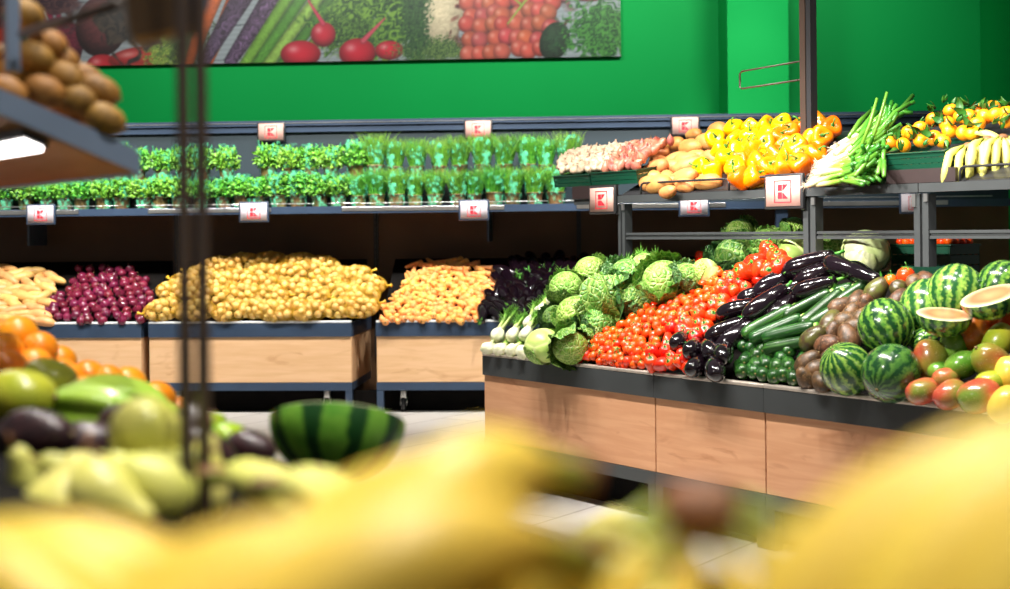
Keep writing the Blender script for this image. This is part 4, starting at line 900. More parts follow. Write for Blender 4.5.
# fennel at the left end
fb = [(498, 335, 'upper row, first from the left end'), (513, 335, 'upper row, second from the left end'), (526, 334, 'upper row beside the green cabbage'), (488, 348, 'lower row, at the very corner of the island'), (500, 349, 'lower row, second from the corner'), (512, 350, 'lower row, third from the corner'), (523, 352, 'lower row, against the green cabbage'), (540, 312, 'half hidden above the fennel bulbs'), (530, 322, 'with stalks standing up behind the bulbs'), (553, 300, 'with fronds hanging behind the savoy')]
for k, (x, y, d_) in enumerate(fb):
    low = y > 345
    put1(K['fennel'][k % 3], x, y, .03, .055, Vector((.45, .75, .28 if low else .8)) if not low else Vector((.5, .9, .25)), 'white fennel bulb, ' + d_, 'fennel', 1.0 if not low else .98)
for k, (x, y) in enumerate(((596, 272), (606, 266), (615, 262), (626, 264))):
    put1(K['fennel'][k % 3], x, y + 16, .03, .10, Vector((.9, .2, .6 + .1 * k)), 'fennel with light green stalks on top of the savoy heap, number %s from the left' % ('one', 'two', 'three', 'four')[k], 'fennel on the cabbage heap', 1.25)
cab = [('green', 543, 346, .155, 1.04, (-.3, -.5, .8), 'smooth light green cabbage against the lip beside the fennel'),
       ('savoy', 570, 347, .150, .98, (.2, -.9, -.2), 'veined savoy cabbage at the lip beside the cherry tomatoes'),
       ('savoy', 575, 314, .150, 1.10, (-.5, -.3, .9), 'savoy cabbage with curled leaf above the smooth green cabbage'),
       ('savoy', 566, 288, .15, 1.0, (-.4, -.5, .7), 'savoy cabbage at the left of the heap under the fennel fronds'),
       ('savoy', 610, 296, .17, 1.28, (-.1, .3, .9), 'largest savoy cabbage with open veined outer leaf in the heap middle'),
       ('darksavoy', 634, 300, .10, 1.0, (.5, -.6, .4), 'dark ruffled savoy half hidden right of the largest cabbage'),
       ('darksavoy', 628, 275, .15, 1.05, (.2, -.3, .9), 'dark savoy cabbage under the light fennel stalks'),
       ('darksavoy', 592, 332, .06, .8, (.3, -.6, .4), 'dark savoy leaves low between cabbage and tomatoes'),
       ('savoy', 664, 281, .15, 1.20, (-.1, -.75, .6), 'round savoy cabbage behind the top of the tomato slope'),
       ('darksavoy', 688, 278, .12, .85, (.5, -.5, .7), 'small dark savoy right of the round savoy cabbage'),
       ('savoy', 646, 268, .12, .9, (.1, -.2, .9), 'savoy cabbage at the back left of the round savoy cabbage'),
       ('savoy', 590, 272, .10, 1.0, (-.4, -.3, .8), 'savoy cabbage behind the left one at the top of the slope'),
       ('darksavoy', 556, 318, .05, .8, (-.2, -.6, .6), 'dark leafy savoy low between the fennel and the heap'),
       ('darksavoy', 600, 322, .07, 1.0, (.1, -.7, .5), 'dark savoy leaves under the largest cabbage'),
       ('darksavoy', 648, 296, .08, .95, (.2, -.7, .4), 'dark savoy below the round one, above the tomatoes'),
       ('green', 706, 272, .10, .75, (.6, -.2, .6), 'light green leaf head lying at the top of the tomatoes')]
for kd, x, y, lf_, S, ax_, lb in cab: put1(random.choice(K[kd]), x, y, .07, lf_ * .8, Vector(ax_), lb, None, S * 1.18)
# cabbages on the rear platform behind the rack posts
def rear(Kd, x, y, b, ax_, S, label, group=None):
    a = apx(IS, x, b, 1.15); P = IS.w(a, b, 0); P.z = at(x, y, P.y).z; Kd.put(basis(ax_, random.uniform(0, 6.28), S=S, P=P), label, group)
for kd, x, y, b, S, ax_, lb in (('darksavoy', 736, 256, .90, 1.5, (-.3, -.3, .9), 'tall dark savoy with upright leaves left of the first rack rail post'), ('savoy', 740, 232, 1.0, 1.0, (-.2, -.3, .9), 'savoy leaf head rising above the cross rail'), ('savoy', 768, 246, .92, 1.25, (0, -.5, .8), 'savoy cabbage just above the red peppers on the rear platform'),
                                ('green', 795, 250, .84, 1.05, (.1, -.8, .5), 'pale green cabbage left of the tall rack post'), ('savoy', 795, 228, 1.05, .8, (.1, -.3, .9), 'small savoy top showing over the cross rail by the post'), ('savoy', 830, 247, .92, 1.05, (.1, -.3, .9), 'curly pale cabbage right of the tall rack post'),
                                ('white', 866, 252, .86, 1.42, (.2, -.5, .8), 'large white cabbage right of the tall rack post')):
    rear(random.choice(K[kd]), x, y, b, Vector(ax_), S, lb)
# eggplants
E_ = K['egg']; o3 = lambda x, y: (740 + x / 3.68, 240 + y / 3.68); o2 = lambda x, y: (640 + x / 3.925, 240 + y / 3.925)
for (p, q, lf_, lb) in (((175, 118), (318, 66), .10, 'long eggplant lying topmost beside the red peppers'), ((318, 85), (430, 118), .11, 'eggplant at the top of the heap under the white cabbage'), ((395, 105), (505, 150), .09, 'eggplant lowest at the right of the upper heap'),
                        ((200, 200), (350, 150), .10, 'big eggplant above the zucchini with stem at the right'), ((245, 145), (330, 110), .06, 'short eggplant between the topmost ones'), ((85, 185), (190, 120), .07, 'eggplant left of the topmost one, beside the peppers'),
                        ((28, 285), (165, 180), .10, 'long glossy eggplant with upturned green stem'), ((20, 215), (100, 185), .06, 'eggplant tucked behind the long glossy one'), ((140, 215), (215, 170), .05, 'eggplant half covered by the big one'), ((130, 280), (200, 215), .05, 'eggplant beneath the green stem of the long glossy one')):
    a, b = o3(*p), o3(*q); put2(random.choice(E_), a[0], a[1], b[0], b[1], lf_, lb, None, random.uniform(.95, 1.1))
for (p, q, lf_, lb) in (((345, 285), (425, 262), .08, 'small eggplant above the left bulging one'), ((275, 385), (400, 320), .09, 'bulging eggplant in the middle of the lower eggplants'), ((350, 400), (420, 345), .06, 'eggplant right of the bulging one, above the zucchini')):
    a, b = o2(*p), o2(*q); put2(random.choice(E_), a[0], a[1], b[0], b[1], lf_, lb, None, random.uniform(.95, 1.05))
for x, y in ((215, 430), (272, 432), (333, 447), (225, 500), (292, 510), (165, 400)):
    X_, Y_ = o2(x, y); put1(random.choice(E_), X_, Y_ - 3, .04, .075, Vector((random.uniform(.1, .45), 1, .25)), 'eggplant seen end-on in the lower rows beside the peppers', 'end-on eggplants at the lip', .98)
# zucchini
Z_ = K['zuc']
for x, y in ((12, 515), (50, 512), (88, 527), (128, 535), (160, 527), (200, 533), (22, 472), (62, 447), (120, 442), (185, 437), (97, 482), (135, 490), (184, 490), (20, 385), (62, 390), (100, 402), (12, 420), (60, 490), (155, 460), (40, 420), (218, 505), (85, 425), (235, 470)):
    X_, Y_ = o3(x, y - 24); v = Vector((random.uniform(-.35, -.05), -1, -.10)).normalized(); S = random.uniform(1.25, 1.4)
    random.choice(Z_).put(basis(v, random.uniform(0, 6), S=(S, S, 1), P=isl(X_, Y_, .03) - v * .075), 'dark green zucchini stacked end-on beside the brown avocados', 'end-on zucchini at the lip')
for (p, q, lf_, lb) in (((130, 395), (235, 375), .05, 'zucchini lying crosswise over the end-on rows'), ((110, 355), (250, 320), .07, 'thick zucchini just above the crosswise one'), ((75, 350), (190, 300), .08, 'zucchini second from the left in the long slanting ones'), ((30, 340), (175, 260), .08, 'leftmost of the long slanting zucchini'),
                        ((185, 270), (310, 205), .07, 'zucchini rising from under the eggplant stem'), ((240, 300), (355, 205), .07, 'long straight zucchini right of the others'), ((280, 300), (400, 225), .05, 'zucchini against the green avocado'), ((250, 225), (390, 180), .05, 'slim zucchini under the big eggplant'), ((350, 235), (440, 175), .05, 'zucchini topmost near the upper eggplants')):
    a, b = o3(*p), o3(*q); put2(random.choice(Z_), b[0], b[1], a[0], a[1], lf_, lb, None, random.uniform(1.2, 1.35))
# avocados
rvd = lambda: Vector((random.gauss(.3, .5), random.gauss(-.2, .5), random.gauss(.5, .4)))
for x, y, g_, S, lb in ((270, 362, 1, 1.25, 'large olive avocado at the left of the avocado slope'), (335, 305, 1, 1.2, 'green avocado at the tip of the zucchini'), (502, 185, 1, 1.2, 'dark olive avocado highest beside the eggplants')):
    X_, Y_ = o3(x, y); put1(random.choice(K['gavo' if g_ else 'bavo']), X_, Y_, .035, .07, rvd(), lb, None, S * 1.08)
for x, y, S in ((398, 300, 1.1), (370, 245, 1.0), (430, 225, 1.0), (465, 240, .95), (325, 388, 1.2), (400, 358, 1.1), (250, 452, 1.1), (287, 475, 1.0), (243, 510, .95), (300, 522, .95), (425, 320, .95), (350, 430, 1.0), (410, 270, .9), (340, 340, .9), (460, 280, .95)):
    X_, Y_ = o3(x, y); put1(random.choice(K['bavo']), X_, Y_, .035, .055, rvd(), 'rough brown avocado on the slope between zucchini and watermelons', 'brown avocados on the island', S * 1.15)
o4 = lambda x, y: (860 + x / 3.27, 240 + y / 3.27)
for x, y, kd, lb in ((130, 160, 'gavo', 'green brown avocado at the top left of the upper watermelon'), (185, 140, 'bavo', 'dark avocado touching the uppermost watermelon'), (128, 192, 'bavo', 'dark avocado above the middle watermelon'), (215, 132, 'bavo', 'dark avocado half hidden behind the uppermost watermelon')):
    X_, Y_ = o4(x, y); put1(random.choice(K[kd]), X_, Y_, .035, .07, rvd(), lb, None, 1.05)
for x, y, S in ((150, 116, 1.7), (100, 132, 1.3)):
    X_, Y_ = o4(x, y); put1(K['tomato'][0], X_, Y_, .035, .08, (0, -.3, 1), 'orange tomato behind the avocados at the top of the slope', 'orange tomatoes behind the avocados', S)
# watermelons
for kd, x, y, S, ax_, lf_, lb in (('melon', 85, 284, 1.02, (-.25, .5, .85), .16, 'round watermelon resting on top of the two at the lip'), ('lmelon', -45, 422, .94, (-.6, -.35, .75), .125, 'striped watermelon at the lip beside the brown avocados'), ('dmelon', 101, 436, 1.03, (-.75, -.75, -.55), .135, 'dark watermelon at the lip with its scar facing out'),
                                  ('lmelon', 225, 222, 1.04, (.2, .5, .9), .10, 'watermelon behind the halved one'), ('lmelon', 316, 176, 1.04, (.3, .4, .9), .14, 'uppermost watermelon next to the dark avocados'), ('melon', 465, 150, .90, (.6, .2, .7), .10, 'watermelon at the top right under the rack'), ('melon', 208, 332, .5, (1, .2, .3), .04, 'small striped watermelon piece deep between the melons and mangoes')):
    X_, Y_ = o4(x, y); Kd = K[kd]; Kd.put(basis(ax_, .5, S=S, P=isl(X_, Y_, lf_)), lb)
X_, Y_ = o4(276, 243); K['half'].put(basis((.02, -.20, 1), 0, S=(.93, .93, .78), P=isl(X_, Y_, .27)), 'halved watermelon lying flesh up beside the orange mango')
X_, Y_ = o4(425, 182); K['half'].put(basis((-.36, -.16, 1), 0, S=(1.0, 1.0, .8), P=isl(X_, Y_, .28)), 'tilted watermelon half with pale flesh at the right edge')
# mangoes
for kd, x, y, S, ax_, lb in (('mango_green_red', 232, 392, 1.22, (.1, .1, 1), 'green and red mango left end of the middle row'), ('mango_green', 308, 345, .95, (.1, .3, 1), 'plain green mango behind the green and red one'), ('mango_orange', 375, 306, 1.18, (.15, .1, 1), 'bright orange mango beside the halved watermelon'),
                             ('mango_orange', 462, 250, 1.12, (1, -.1, .45), 'orange mango at the upper right edge'), ('mango_green', 335, 412, 1.05, (1, -.2, .5), 'green mango in the centre of the mango heap'), ('mango_green_red', 430, 404, 1.3, (-.7, -.1, .6), 'dark red mango with a green shoulder'),
                             ('mango_yellowgreen', 456, 330, 1.1, (.6, .1, .8), 'yellow green mango behind the dark red one'), ('mango_pink', 208, 498, 1.02, (1, .1, .3), 'small pink and green mango at the lip beside the watermelon'), ('mango_pink', 297, 508, 1.02, (1, .3, .7), 'salmon pink mango in the lip row'),
                             ('mango_pink', 392, 512, 1.25, (1, -.1, .4), 'wide salmon and green mango in the lip row'), ('mango_yellow', 488, 440, 1.0, (.2, .1, 1), 'yellow mango at the right edge, middle row'), ('mango_yellow', 476, 540, 1.1, (.5, -.1, .8), 'yellow mango at the right edge, lip row'),
                             ('mango_pink', 282, 455, .8, (1, 0, .2), 'red mango glimpsed between the rows'), ('mango_orange', 492, 290, 1.0, (.1, 0, 1), 'orange mango cut by the right edge'), ('mango_green', 262, 430, .7, (1, .2, .2), 'green mango deep in the left gap'), ('mango_yellowgreen', 430, 470, .9, (1, 0, .2), 'yellow green mango sunk between the lip and middle rows')):
    X_, Y_ = o4(x, y); K[kd].put(basis(ax_, random.uniform(-.4, .4), S=S * 1.2, P=isl(X_, Y_ - 1, .095)), lb)

# crate with cherry tomatoes on the rear platform
xa, xb = apx(IS, 891, 1.0, 1.12), apx(IS, 950, 1.0, 1.12)
crate(IS, xa, 1.0, 1.017, xb - xa, .20, .13, 'green crate of cherry tomatoes behind the double rack post')
for i in range(9):
    for j in range(4):
        for L in range(2):
            K['tomato'][0].put(IS.mat(xa + .03 + i * (xb - xa - .06) / 8, 1.03 + j * .045, 1.125 + L * .034 + random.uniform(-.004, .004)) @ Matrix.Rotation(random.uniform(0, 6), 4, 'Z'), 'cherry tomato in the green crate behind the rack posts', 'cherry tomatoes in the rear crate')

# ================================================================== rack shelf produce
def rkp(x, y, lift): return IS.hit(x, y, 1.397 - .5 * .736 + lift, .5)
def rput(Kd, x, y, lift, ax_, label, group=None, S=1.0, roll=None): Kd.put(basis(ax_, random.uniform(0, 6.28) if roll is None else roll, S=S, P=rkp(x, y, lift)), label, group)
xa, xm, xb = apx(IS, 557, .76, 1.46), apx(IS, 594, .76, 1.46), apx(IS, 641, .76, 1.46)
crate(IS, xa, .745, 1.454, xm - xa - .008, .22, .062, 'green crate of garlic at the left end of the rack', .16)
crate(IS, xm, .745, 1.454, xb - xm - .008, .22, .068, 'green crate of shallots on the rack beside the sweet potatoes', .16)
pile(K['garlic'], IS, 1.53 - .4 * .76, .42, [(558, 174), (603, 170), (622, 152), (640, 140), (622, 130), (606, 134), (588, 142), (560, 160)], .054, .045, up_rand, 'cream garlic bulb in the left crate on the rack', 'garlic on the rack', S=(.85, 1.05), bmin=.76)
pile(K['shallot'], IS, 1.53 - .4 * .76, .42, [(602, 170), (640, 166), (655, 150), (678, 138), (676, 130), (640, 134), (624, 150)], .048, .040, up_rand, 'pink shallot in the crate beside the sweet potatoes', 'shallots on the rack', S=(.95, 1.15), bmin=.76)
for k, (x, y, dx, dy, lb) in enumerate(((658, 184, 1, .08, 'short sweet potato at the shelf front, first in the bottom row'), (686, 179, 1, .15, 'thick sweet potato at the shelf front beside the yellow peppers'), (658, 169, 1, .3, 'sweet potato second from the bottom at the left'), (687, 161, 1, -.3, 'large tan sweet potato above the thick one'), (659, 155, 1, .25, 'sweet potato touching the shallots'),
                                   (690, 147, 1, -.1, 'long sweet potato in the upper row'), (694, 134, 1, -.05, 'small sweet potato highest under the rear price label'), (708, 142, 1, -.3, 'sweet potato tucked behind the yellow peppers'), (719, 130, 1, -.25, 'sweet potato standing out behind the yellow peppers'), (674, 146, 1, .1, 'sweet potato between shallots and the long one'), (668, 192, 1, .0, 'sweet potato low behind the wire guard'))):
    rput(K['sweet'][k % 3], x, y, .045, IS.d(1, random.uniform(-.3, .2), dy * .8 + .1), lb, None, 1.28 if k not in (6, 10) else .9)
o6 = lambda x, y: (690 + x / 4.91, 90 + y / 4.91)
ys = [(110, 405), (232, 392), (150, 300), (240, 305), (120, 245), (222, 200), (300, 190), (370, 185), (225, 250), (70, 385), (310, 285), (460, 180), (300, 240), (380, 235), (170, 350)]
os_ = [(320, 300), (385, 275), (600, 160), (690, 190), (640, 235), (560, 185), (380, 388), (462, 380), (545, 372), (310, 430), (440, 245), (250, 440), (480, 320), (590, 250), (330, 360), (420, 330), (640, 180), (500, 215), (560, 330), (610, 330)]
for x, y in ys: rput(random.choice(K['ybell']), *o6(x, y), .062, Vector((random.gauss(-.2, .4), random.gauss(-.5, .4), random.gauss(.6, .3))), 'yellow bell pepper in the heap between sweet potatoes and orange peppers', 'yellow bell peppers', 1.16)
for x, y in os_: rput(random.choice(K['obell']), *o6(x, y), .062, Vector((random.gauss(0, .4), random.gauss(-.5, .4), random.gauss(.6, .3))), 'orange bell pepper in the heap left of the spring onions', 'orange bell peppers', 1.14)
rput(K['obell'][1], *o6(530, 285), .10, Vector((-.5, -.6, .6)), 'most prominent orange bell pepper, whole and turned to the aisle', None, 1.22)
pile(K['sweet'], IS, 1.397 - .5 * .736 + .03, .5, [(640, 190), (712, 184), (712, 140), (690, 132), (655, 150), (644, 168)], .14, .09, lying(IS, 1, 0, .5, .3), 'sweet potato in the under layer of the rack heap', 'sweet potatoes under layer', S=(1.1, 1.25), bmin=.76)
pile(K['ybell'] + K['obell'], IS, 1.397 - .5 * .736 + .03, .5, [(716, 176), (800, 168), (832, 132), (800, 126), (724, 134)], .12, .10, rp, 'bell pepper deep in the yellow and orange heap', 'bell peppers under layer', S=(1.0, 1.1), bmin=.78)
# spring onions
def onion_mesh(s):
    rr = np.random.RandomState(s); L = .40; pts = [Vector((.02 * math.sin(q * 3 + s), .012 * math.sin(q * 4 + 2 * s), q * L)) for q in np.linspace(0, .55, 7)]
    g = tube(pts, [.011, .014, .012, .011, .0105, .010, .0095], 10, 0, .45); p = pts[-1]
    for k in range(5):
        d = Vector((rr.normal() * .13, rr.normal() * .13, 1)).normalized(); c = Vector((rr.normal() * .02, rr.normal() * .02, -.01)); l_ = rr.uniform(.10, .19)
        g.join(tube([p - Vector((0, 0, .03)), p + d * l_ * .35, p + d * l_ * .7 + c * .3, p + d * l_ + c], [.0065, .0105, .0105, .009], 7, .45, 1, cap=True))
    r_ = G()
    for k in range(16):
        d = Vector((rr.normal() * .6, rr.normal() * .6, -1)).normalized(); r_.join(tube([pts[0], pts[0] + d * .018, pts[0] + d * .03 + Vector((.004, 0, 0))], [.0012, .0009, .0004], 3))
    return Kind('spring_onion', 'spring onion', g, M['spring_onion'], [('roots', r_, M['garlic'], 'pale thread roots')])
SO = [onion_mesh(s) for s in range(4)]
for k in range(40):
    t = k / 39.0; q = random.random()
    x0, y0 = 806 + 34 * q + 6 * t, 182 - 38 * q + random.uniform(-5, 4); P0 = rkp(x0, y0, .05 + random.uniform(0, .05))
    x1, y1 = 872 + 34 * q + random.uniform(-14, 8), 178 - 78 * q + random.uniform(-6, 6); y1 = min(y1, 176); P1 = rkp(x1, y1, .07 + random.uniform(0, .06))
    L = (P1 - P0).length; random.choice(SO).put(basis(P1 - P0, random.uniform(0, 6), S=(1, 1, max(.85, L / .38)), P=P0), 'spring onion with white base and green leaves in the fanned pile on the rack', 'spring onions')
for k in range(26):
    x0, y0 = random.uniform(846, 884), random.uniform(128, 182); P0 = rkp(x0, y0, .09 + random.uniform(0, .05)); x1, y1 = x0 + random.uniform(18, 40), y0 - random.uniform(6, 34); P1 = rkp(min(x1, 884 if y0 > 152 else 918), y1, .10 + random.uniform(0, .06))
    thing('spring_onion', tube([P0, (P0 + P1) / 2 + Vector((0, 0, random.uniform(-.01, .02))), P1], [.008, .011, .0095], 8, .62 + random.uniform(0, .2), .8 + random.uniform(0, .2)), M['spring_onion'], None, 'short cut green leaf end sticking out of the spring onion pile', 'spring onion', 'spring onion leaf ends')
for x0, y0, x1, y1, lb in ((868, 150, 887, 92, 'spring onion leafstalk standing tallest above the pile'), (860, 150, 877, 98, 'spring onion leafstalk standing upright left of the tallest')):
    P0, P1 = rkp(x0, y0, .12), rkp(x0 + 2, y0 - 2, .12); z = P0.y; P1 = at(x1, y1, z); thing('spring_onion', tube([P0, (P0 + P1) / 2 + Vector((.006, 0, 0)), P1], [.008, .0075, .006], 8, .5, .8), M['spring_onion'], None, lb, 'spring onion', None)
# clementines in a crate
xa, xb = apx(IS, 886, .76, 1.46), apx(IS, 950, .76, 1.46)
crate(IS, xa, .735, 1.452, xb - xa, .36, .07, 'green crate of clementines with leaves on the rack', .20)
o7 = lambda x, y: (850 + x / 4.906, 80 + y / 4.906)
for x, y in ((200, 312), (263, 320), (290, 260), (410, 195), (475, 215), (490, 250), (495, 150), (545, 180), (625, 217), (715, 172), (700, 140), (410, 285), (580, 182), (350, 300), (455, 300), (345, 240), (600, 260), (660, 180), (560, 260), (770, 200), (770, 160), (640, 150)):
    rput(random.choice(K['clem']), *o7(x, y), .105, Vector((random.gauss(0, .5), random.gauss(-.5, .5), random.gauss(.6, .5))), 'bright clementine with leaves in the heap over the green crate', 'clementines on the rack', 1.1)
lf_k = Kind('citrus_twig', 'citrus twig', tube([(0, 0, 0), (.004, .002, .03), (0, .006, .06)], .0018, 5), M['green_stem'], [('leaf', leaf(.055, .012, .4, .2, 0, 5, 9).xf(Matrix.Rotation(rz, 4, 'Z') @ Matrix.Rotation(.7, 4, 'X')), M['leafgreen']) for rz in (0, 2.1, 4.2)])
for x, y in ((420, 140), (455, 110), (583, 130), (560, 225), (600, 200), (700, 215), (735, 205), (380, 270), (320, 290), (470, 290), (590, 150), (660, 150), (780, 130), (250, 345), (360, 320), (420, 320), (440, 180), (520, 200), (400, 150), (340, 215), (310, 240), (640, 240), (745, 240), (500, 120), (610, 135)):
    rput(lf_k, *o7(x, y), .125, Vector((random.gauss(0, .7), random.gauss(-.4, .6), random.gauss(.7, .5))), 'leafy green twig among the clementines', 'leafy twigs among the clementines', random.uniform(.6, .95))
for x, y, ax_, S, lb in ((590, 335, (0, -.75, -.65), .95, 'green yellow banana bunch hanging its tips over the shelf edge by the crate'), (690, 300, (.15, -.8, -.5), 1.0, 'green yellow banana bunch right of the hanging one'), (600, 270, (1, -.15, .1), .85, 'small green yellow banana hand lying sideways under the clementines'), (760, 290, (.1, -.8, -.6), .85, 'green yellow banana bunch at the right picture edge')):
    X_, Y_ = o7(x, y); v = Vector(ax_).normalized(); P = rkp(X_, Y_, .09); sd = v.cross(Vector((0, 0, 1))).normalized(); upv = sd.cross(v)
    m = Matrix((v, -sd, upv)).transposed().to_4x4() @ Matrix.Scale(S, 4); m.translation = P - v * .01; put_bunch('pale', m, lb)

# ================================================================== near gondola (foreground)
nb = lambda b: 1.075 - .27 * b                    # tray height under the fruit
nd = empty('fruit_display', NG.mat(0), 'sloping fruit display in the foreground under the oranges, pears and bananas', 'display stand')
def npart(n, g, mt, label=None): return part(n, g, M[mt], nd, label, False)
npart('tray', prism([(.20, nb(.20) - .02), (.20, nb(.20)), (1.33, nb(1.33)), (1.33, nb(1.33) - .02)], -5.2, .5), 'black_board', 'dark sloping tray')
npart('rim_band', box(-5.2, .5, 1.335, 1.36, .60, .73), 'grey_metal')
npart('lip', box(-5.2, .5, 1.33, 1.365, .731, .742, 0, .003), 'alu')
npart('front_panel', box(-5.2, .5, 1.34, 1.355, .21, .598), 'oak_warm')
npart('base_rail', box(-5.2, .5, 1.30, 1.36, .155, .208), 'grey_metal')
npart('plinth', box(-5.2, .5, .3, 1.2, 0, .154), 'black_board')
# rack above it: rods, slanted kiwi shelf, lamp strip
nr = empty('fruit_rack', NG.mat(0), 'dark blurred metal rack in the foreground carrying the kiwi shelf and thin upright rods', 'display rack')
def rod(x, y0, y1, z, w_, mt='brown_post'):
    A_, B_ = at(x, y0, z), at(x, y1, z); a, b, h0 = NG.loc(A_); _, _, h1 = NG.loc(B_); hb_ = nb(b) + .001
    return part('upright_rod', box(a - w_ / 2, a + w_ / 2, b - w_ / 2, b + w_ / 2, hb_, h0 + .6), M[mt], nr, None, False)
rod(181, -80, 480, 1.45, .011); rod(199, -80, 480, 1.47, .011)
Cn = at(136, 148, 2.30); ca, cb, ch = NG.loc(Cn); Kt = .40; AW = -1.9
def slab(a0, a1, b0, b1, h_off0, h_off1):
    f = lambda b, o: ch + (cb - b) * Kt + o
    return prism([(b0, f(b0, h_off0)), (b0, f(b0, h_off1)), (b1, f(b1, h_off1)), (b1, f(b1, h_off0))], a0, a1)
bb0 = cb - .62
part('kiwi_shelf', slab(ca + AW, ca - .012, bb0, cb, -.040, -.030), M['oak_warm'], nr, 'reddish brown shelf underside', False)
part('side_panel', slab(ca - .011, ca, bb0, cb + .004, -.040, .0), M['pale_blue_metal'], nr, 'slate blue shelf side', False)
part('shelf_lip', box(ca + AW, ca - .012, cb + .001, cb + .012, ch - .045, ch - .01), M['pale_blue_metal'], nr, None, False)
tl = part('lamp_housing', slab(ca + AW, ca - .03, cb - .175, cb - .135, -.056, -.042), M['dark_metal'], nr, None, False)
part('light_strip', slab(ca + AW, ca - .04, cb - .170, cb - .140, -.062, -.0565), M['led'], tl, 'glowing white light strip', False)
Pu = at(12, 40, 2.12); ua, ub, uh = NG.loc(Pu)
part('rack_upright', box(ua - .008, ua + .008, ub - .010, ub + .010, ch + (cb - ub) * Kt + .02, 2.4), M['pale_blue_metal'], nr, 'slate blue upright', False)
Pw0, Pw1 = at(22, 34, 2.1), at(118, 4, 1.8)
inv = NG.mat(0).inverted()
part('wire_arm', tube([inv @ Pw0, inv @ ((Pw0 + Pw1) / 2), inv @ Pw1], .007, 8), M['brown_post'], nr, 'grey brown wire arm', True)
Ps = at(163, 8, 1.5); sa, sb, sh = NG.loc(Ps)
so = empty('sign_holder', Matrix.Translation(Ps) @ Matrix.Rotation(math.radians(-14), 4, 'Z') @ Matrix.Rotation(math.radians(-8), 4, 'Y'), 'blurred brown sign holder hanging at the top edge before the poster', 'sign holder')
part('board', box(-.042, .036, -.003, .003, -.026, .10), M['oak_dark'] if 'oak_dark' in M else simple('sign_board_brown', (96, 72, 46), .5, sc_=12), so, None, False)
part('bottom_strip', box(-.036, .036, -.005, .005, -.034, -.027), simple('ochre_strip', (160, 112, 48), .5), so, 'ochre lower strip', False)
part('clamp', box(.036, .052, -.006, .006, -.01, .10), M['blue_metal'], so, None, False)

# kiwis on the slanted shelf
for k, (x, y, dz, d) in enumerate(((48, 44, .02, 'topmost by the rack upright'), (34, 57, .0, 'in the upper left, against the upright'), (64, 77, .0, 'middle of the upper row'), (45, 91, -.02, 'biggest looking, resting on the shelf edge'), (76, 99, -.01, 'with its pale stem end facing out'), (100, 91, .02, 'upper right of the slope'), (105, 119, -.02, 'lowest, right at the shelf corner'),
                                  (84, 78, .10, 'behind the upper right one'), (24, 14, .0, 'cut by the top left corner'), (20, 74, .02, 'half hidden by the rack upright'), (8, 92, -.02, 'at the left picture edge on the shelf'), (8, 60, .06, 'deep behind the upright'), (72, 110, .06, 'tucked behind the lower row'), (60, 60, .10, 'behind the topmost'))):
    z = 2.30 + dz - .0006 * (105 - x); P = at(x, y, z)
    random.choice(K['kiwi']).put(basis(Vector((.9, random.uniform(-.2, .3), -.35 + random.uniform(-.12, .12))), random.uniform(0, 6), S=1.02, P=P), 'brown kiwi on the slanted shelf, ' + d)
for k in range(10):                                # kiwis further along the shelf
    P = NG.w(ca - .16 - .062 * (k % 5), cb - .06 - .07 * (k // 5), 0); P.z = ch + (cb - NG.loc(P)[1]) * Kt + .035
    random.choice(K['kiwi']).put(basis(Vector((.9, .2, -.3)), random.uniform(0, 6), S=1.0, P=P), 'brown kiwi in the rows further along the slanted shelf', 'kiwis further along the shelf')

# oranges
ol = [(18, 337, 3.0, 1.22), (40, 350, 2.95, 1.05), (4, 352, 2.85, 1.1), (34, 368, 2.85, 1.12), (8, 368, 2.75, 1.0), (62, 375, 3.0, 1.0), (70, 381, 2.85, .98), (88, 378, 3.0, 1.02), (108, 381, 3.0, .95), (104, 390, 2.9, .95), (128, 386, 3.05, 1.15), (128, 398, 2.9, 1.0), (157, 400, 2.95, 1.08), (150, 408, 2.8, .95), (84, 394, 2.75, 1.0), (52, 392, 2.7, 1.0), (20, 388, 2.65, 1.0), (-8, 372, 2.9, 1.1), (-6, 338, 3.05, 1.1), (178, 412, 3.0, .9), (60, 362, 3.1, 1.0), (22, 352, 3.1, 1.0), (112, 400, 2.7, 1.0), (140, 412, 2.6, 1.0)]
for k, (x, y, z, S) in enumerate(ol):
    lb = {0: 'topmost large orange of the foreground pile', 12: 'rightmost orange of the foreground pile, near the bin caster', 10: 'large orange near the lower right end of the pile'}.get(k, 'shiny orange in the blurred foreground pile')
    random.choice(K['orange']).put(rrot(at(x, y, z), S * .98), lb, None if k in (0, 12, 10) else 'oranges in the foreground pile')
def fput(Kd, x, y, z, ax_, S, lb, group=None): Kd.put(basis(ax_, random.uniform(-.3, .3), S=S, P=at(x, y, z)), lb, group)
fput(K['mango_yellowgreen'], 20, 396, 2.15, (1, -.1, -.05), 1.12, 'yellow green mango under the oranges at the left edge')
fput(K['mango_yellowgreen'], 50, 380, 2.45, (1, .2, -.3), 1.0, 'yellow green mango lying against the oranges')
fput(K['star'], 92, 412, 2.2, (1, -.1, -.12), .95, 'bright green ridged star fruit in the foreground')
fput(K['star'], 118, 404, 2.3, (1, .3, -.2), 1.0, 'green star fruit behind the bright one, pointing at the lime')
fput(K['mango_yellowgreen'], 158, 418, 2.3, (1, .2, 0), .8, 'small yellow green fruit between star fruit and dark avocado')
fput(K['davo'][0], 36, 437, 1.85, (1, -.3, .1), 1.18, 'large dark avocado blurred in the left foreground')
fput(K['davo'][1], 88, 445, 1.9, (1, .2, .2), 1.02, 'dark avocado between the large one and the pears')
fput(K['davo'][0], 128, 424, 2.1, (1, .2, .1), 1.0, 'dark avocado behind the tall pear')
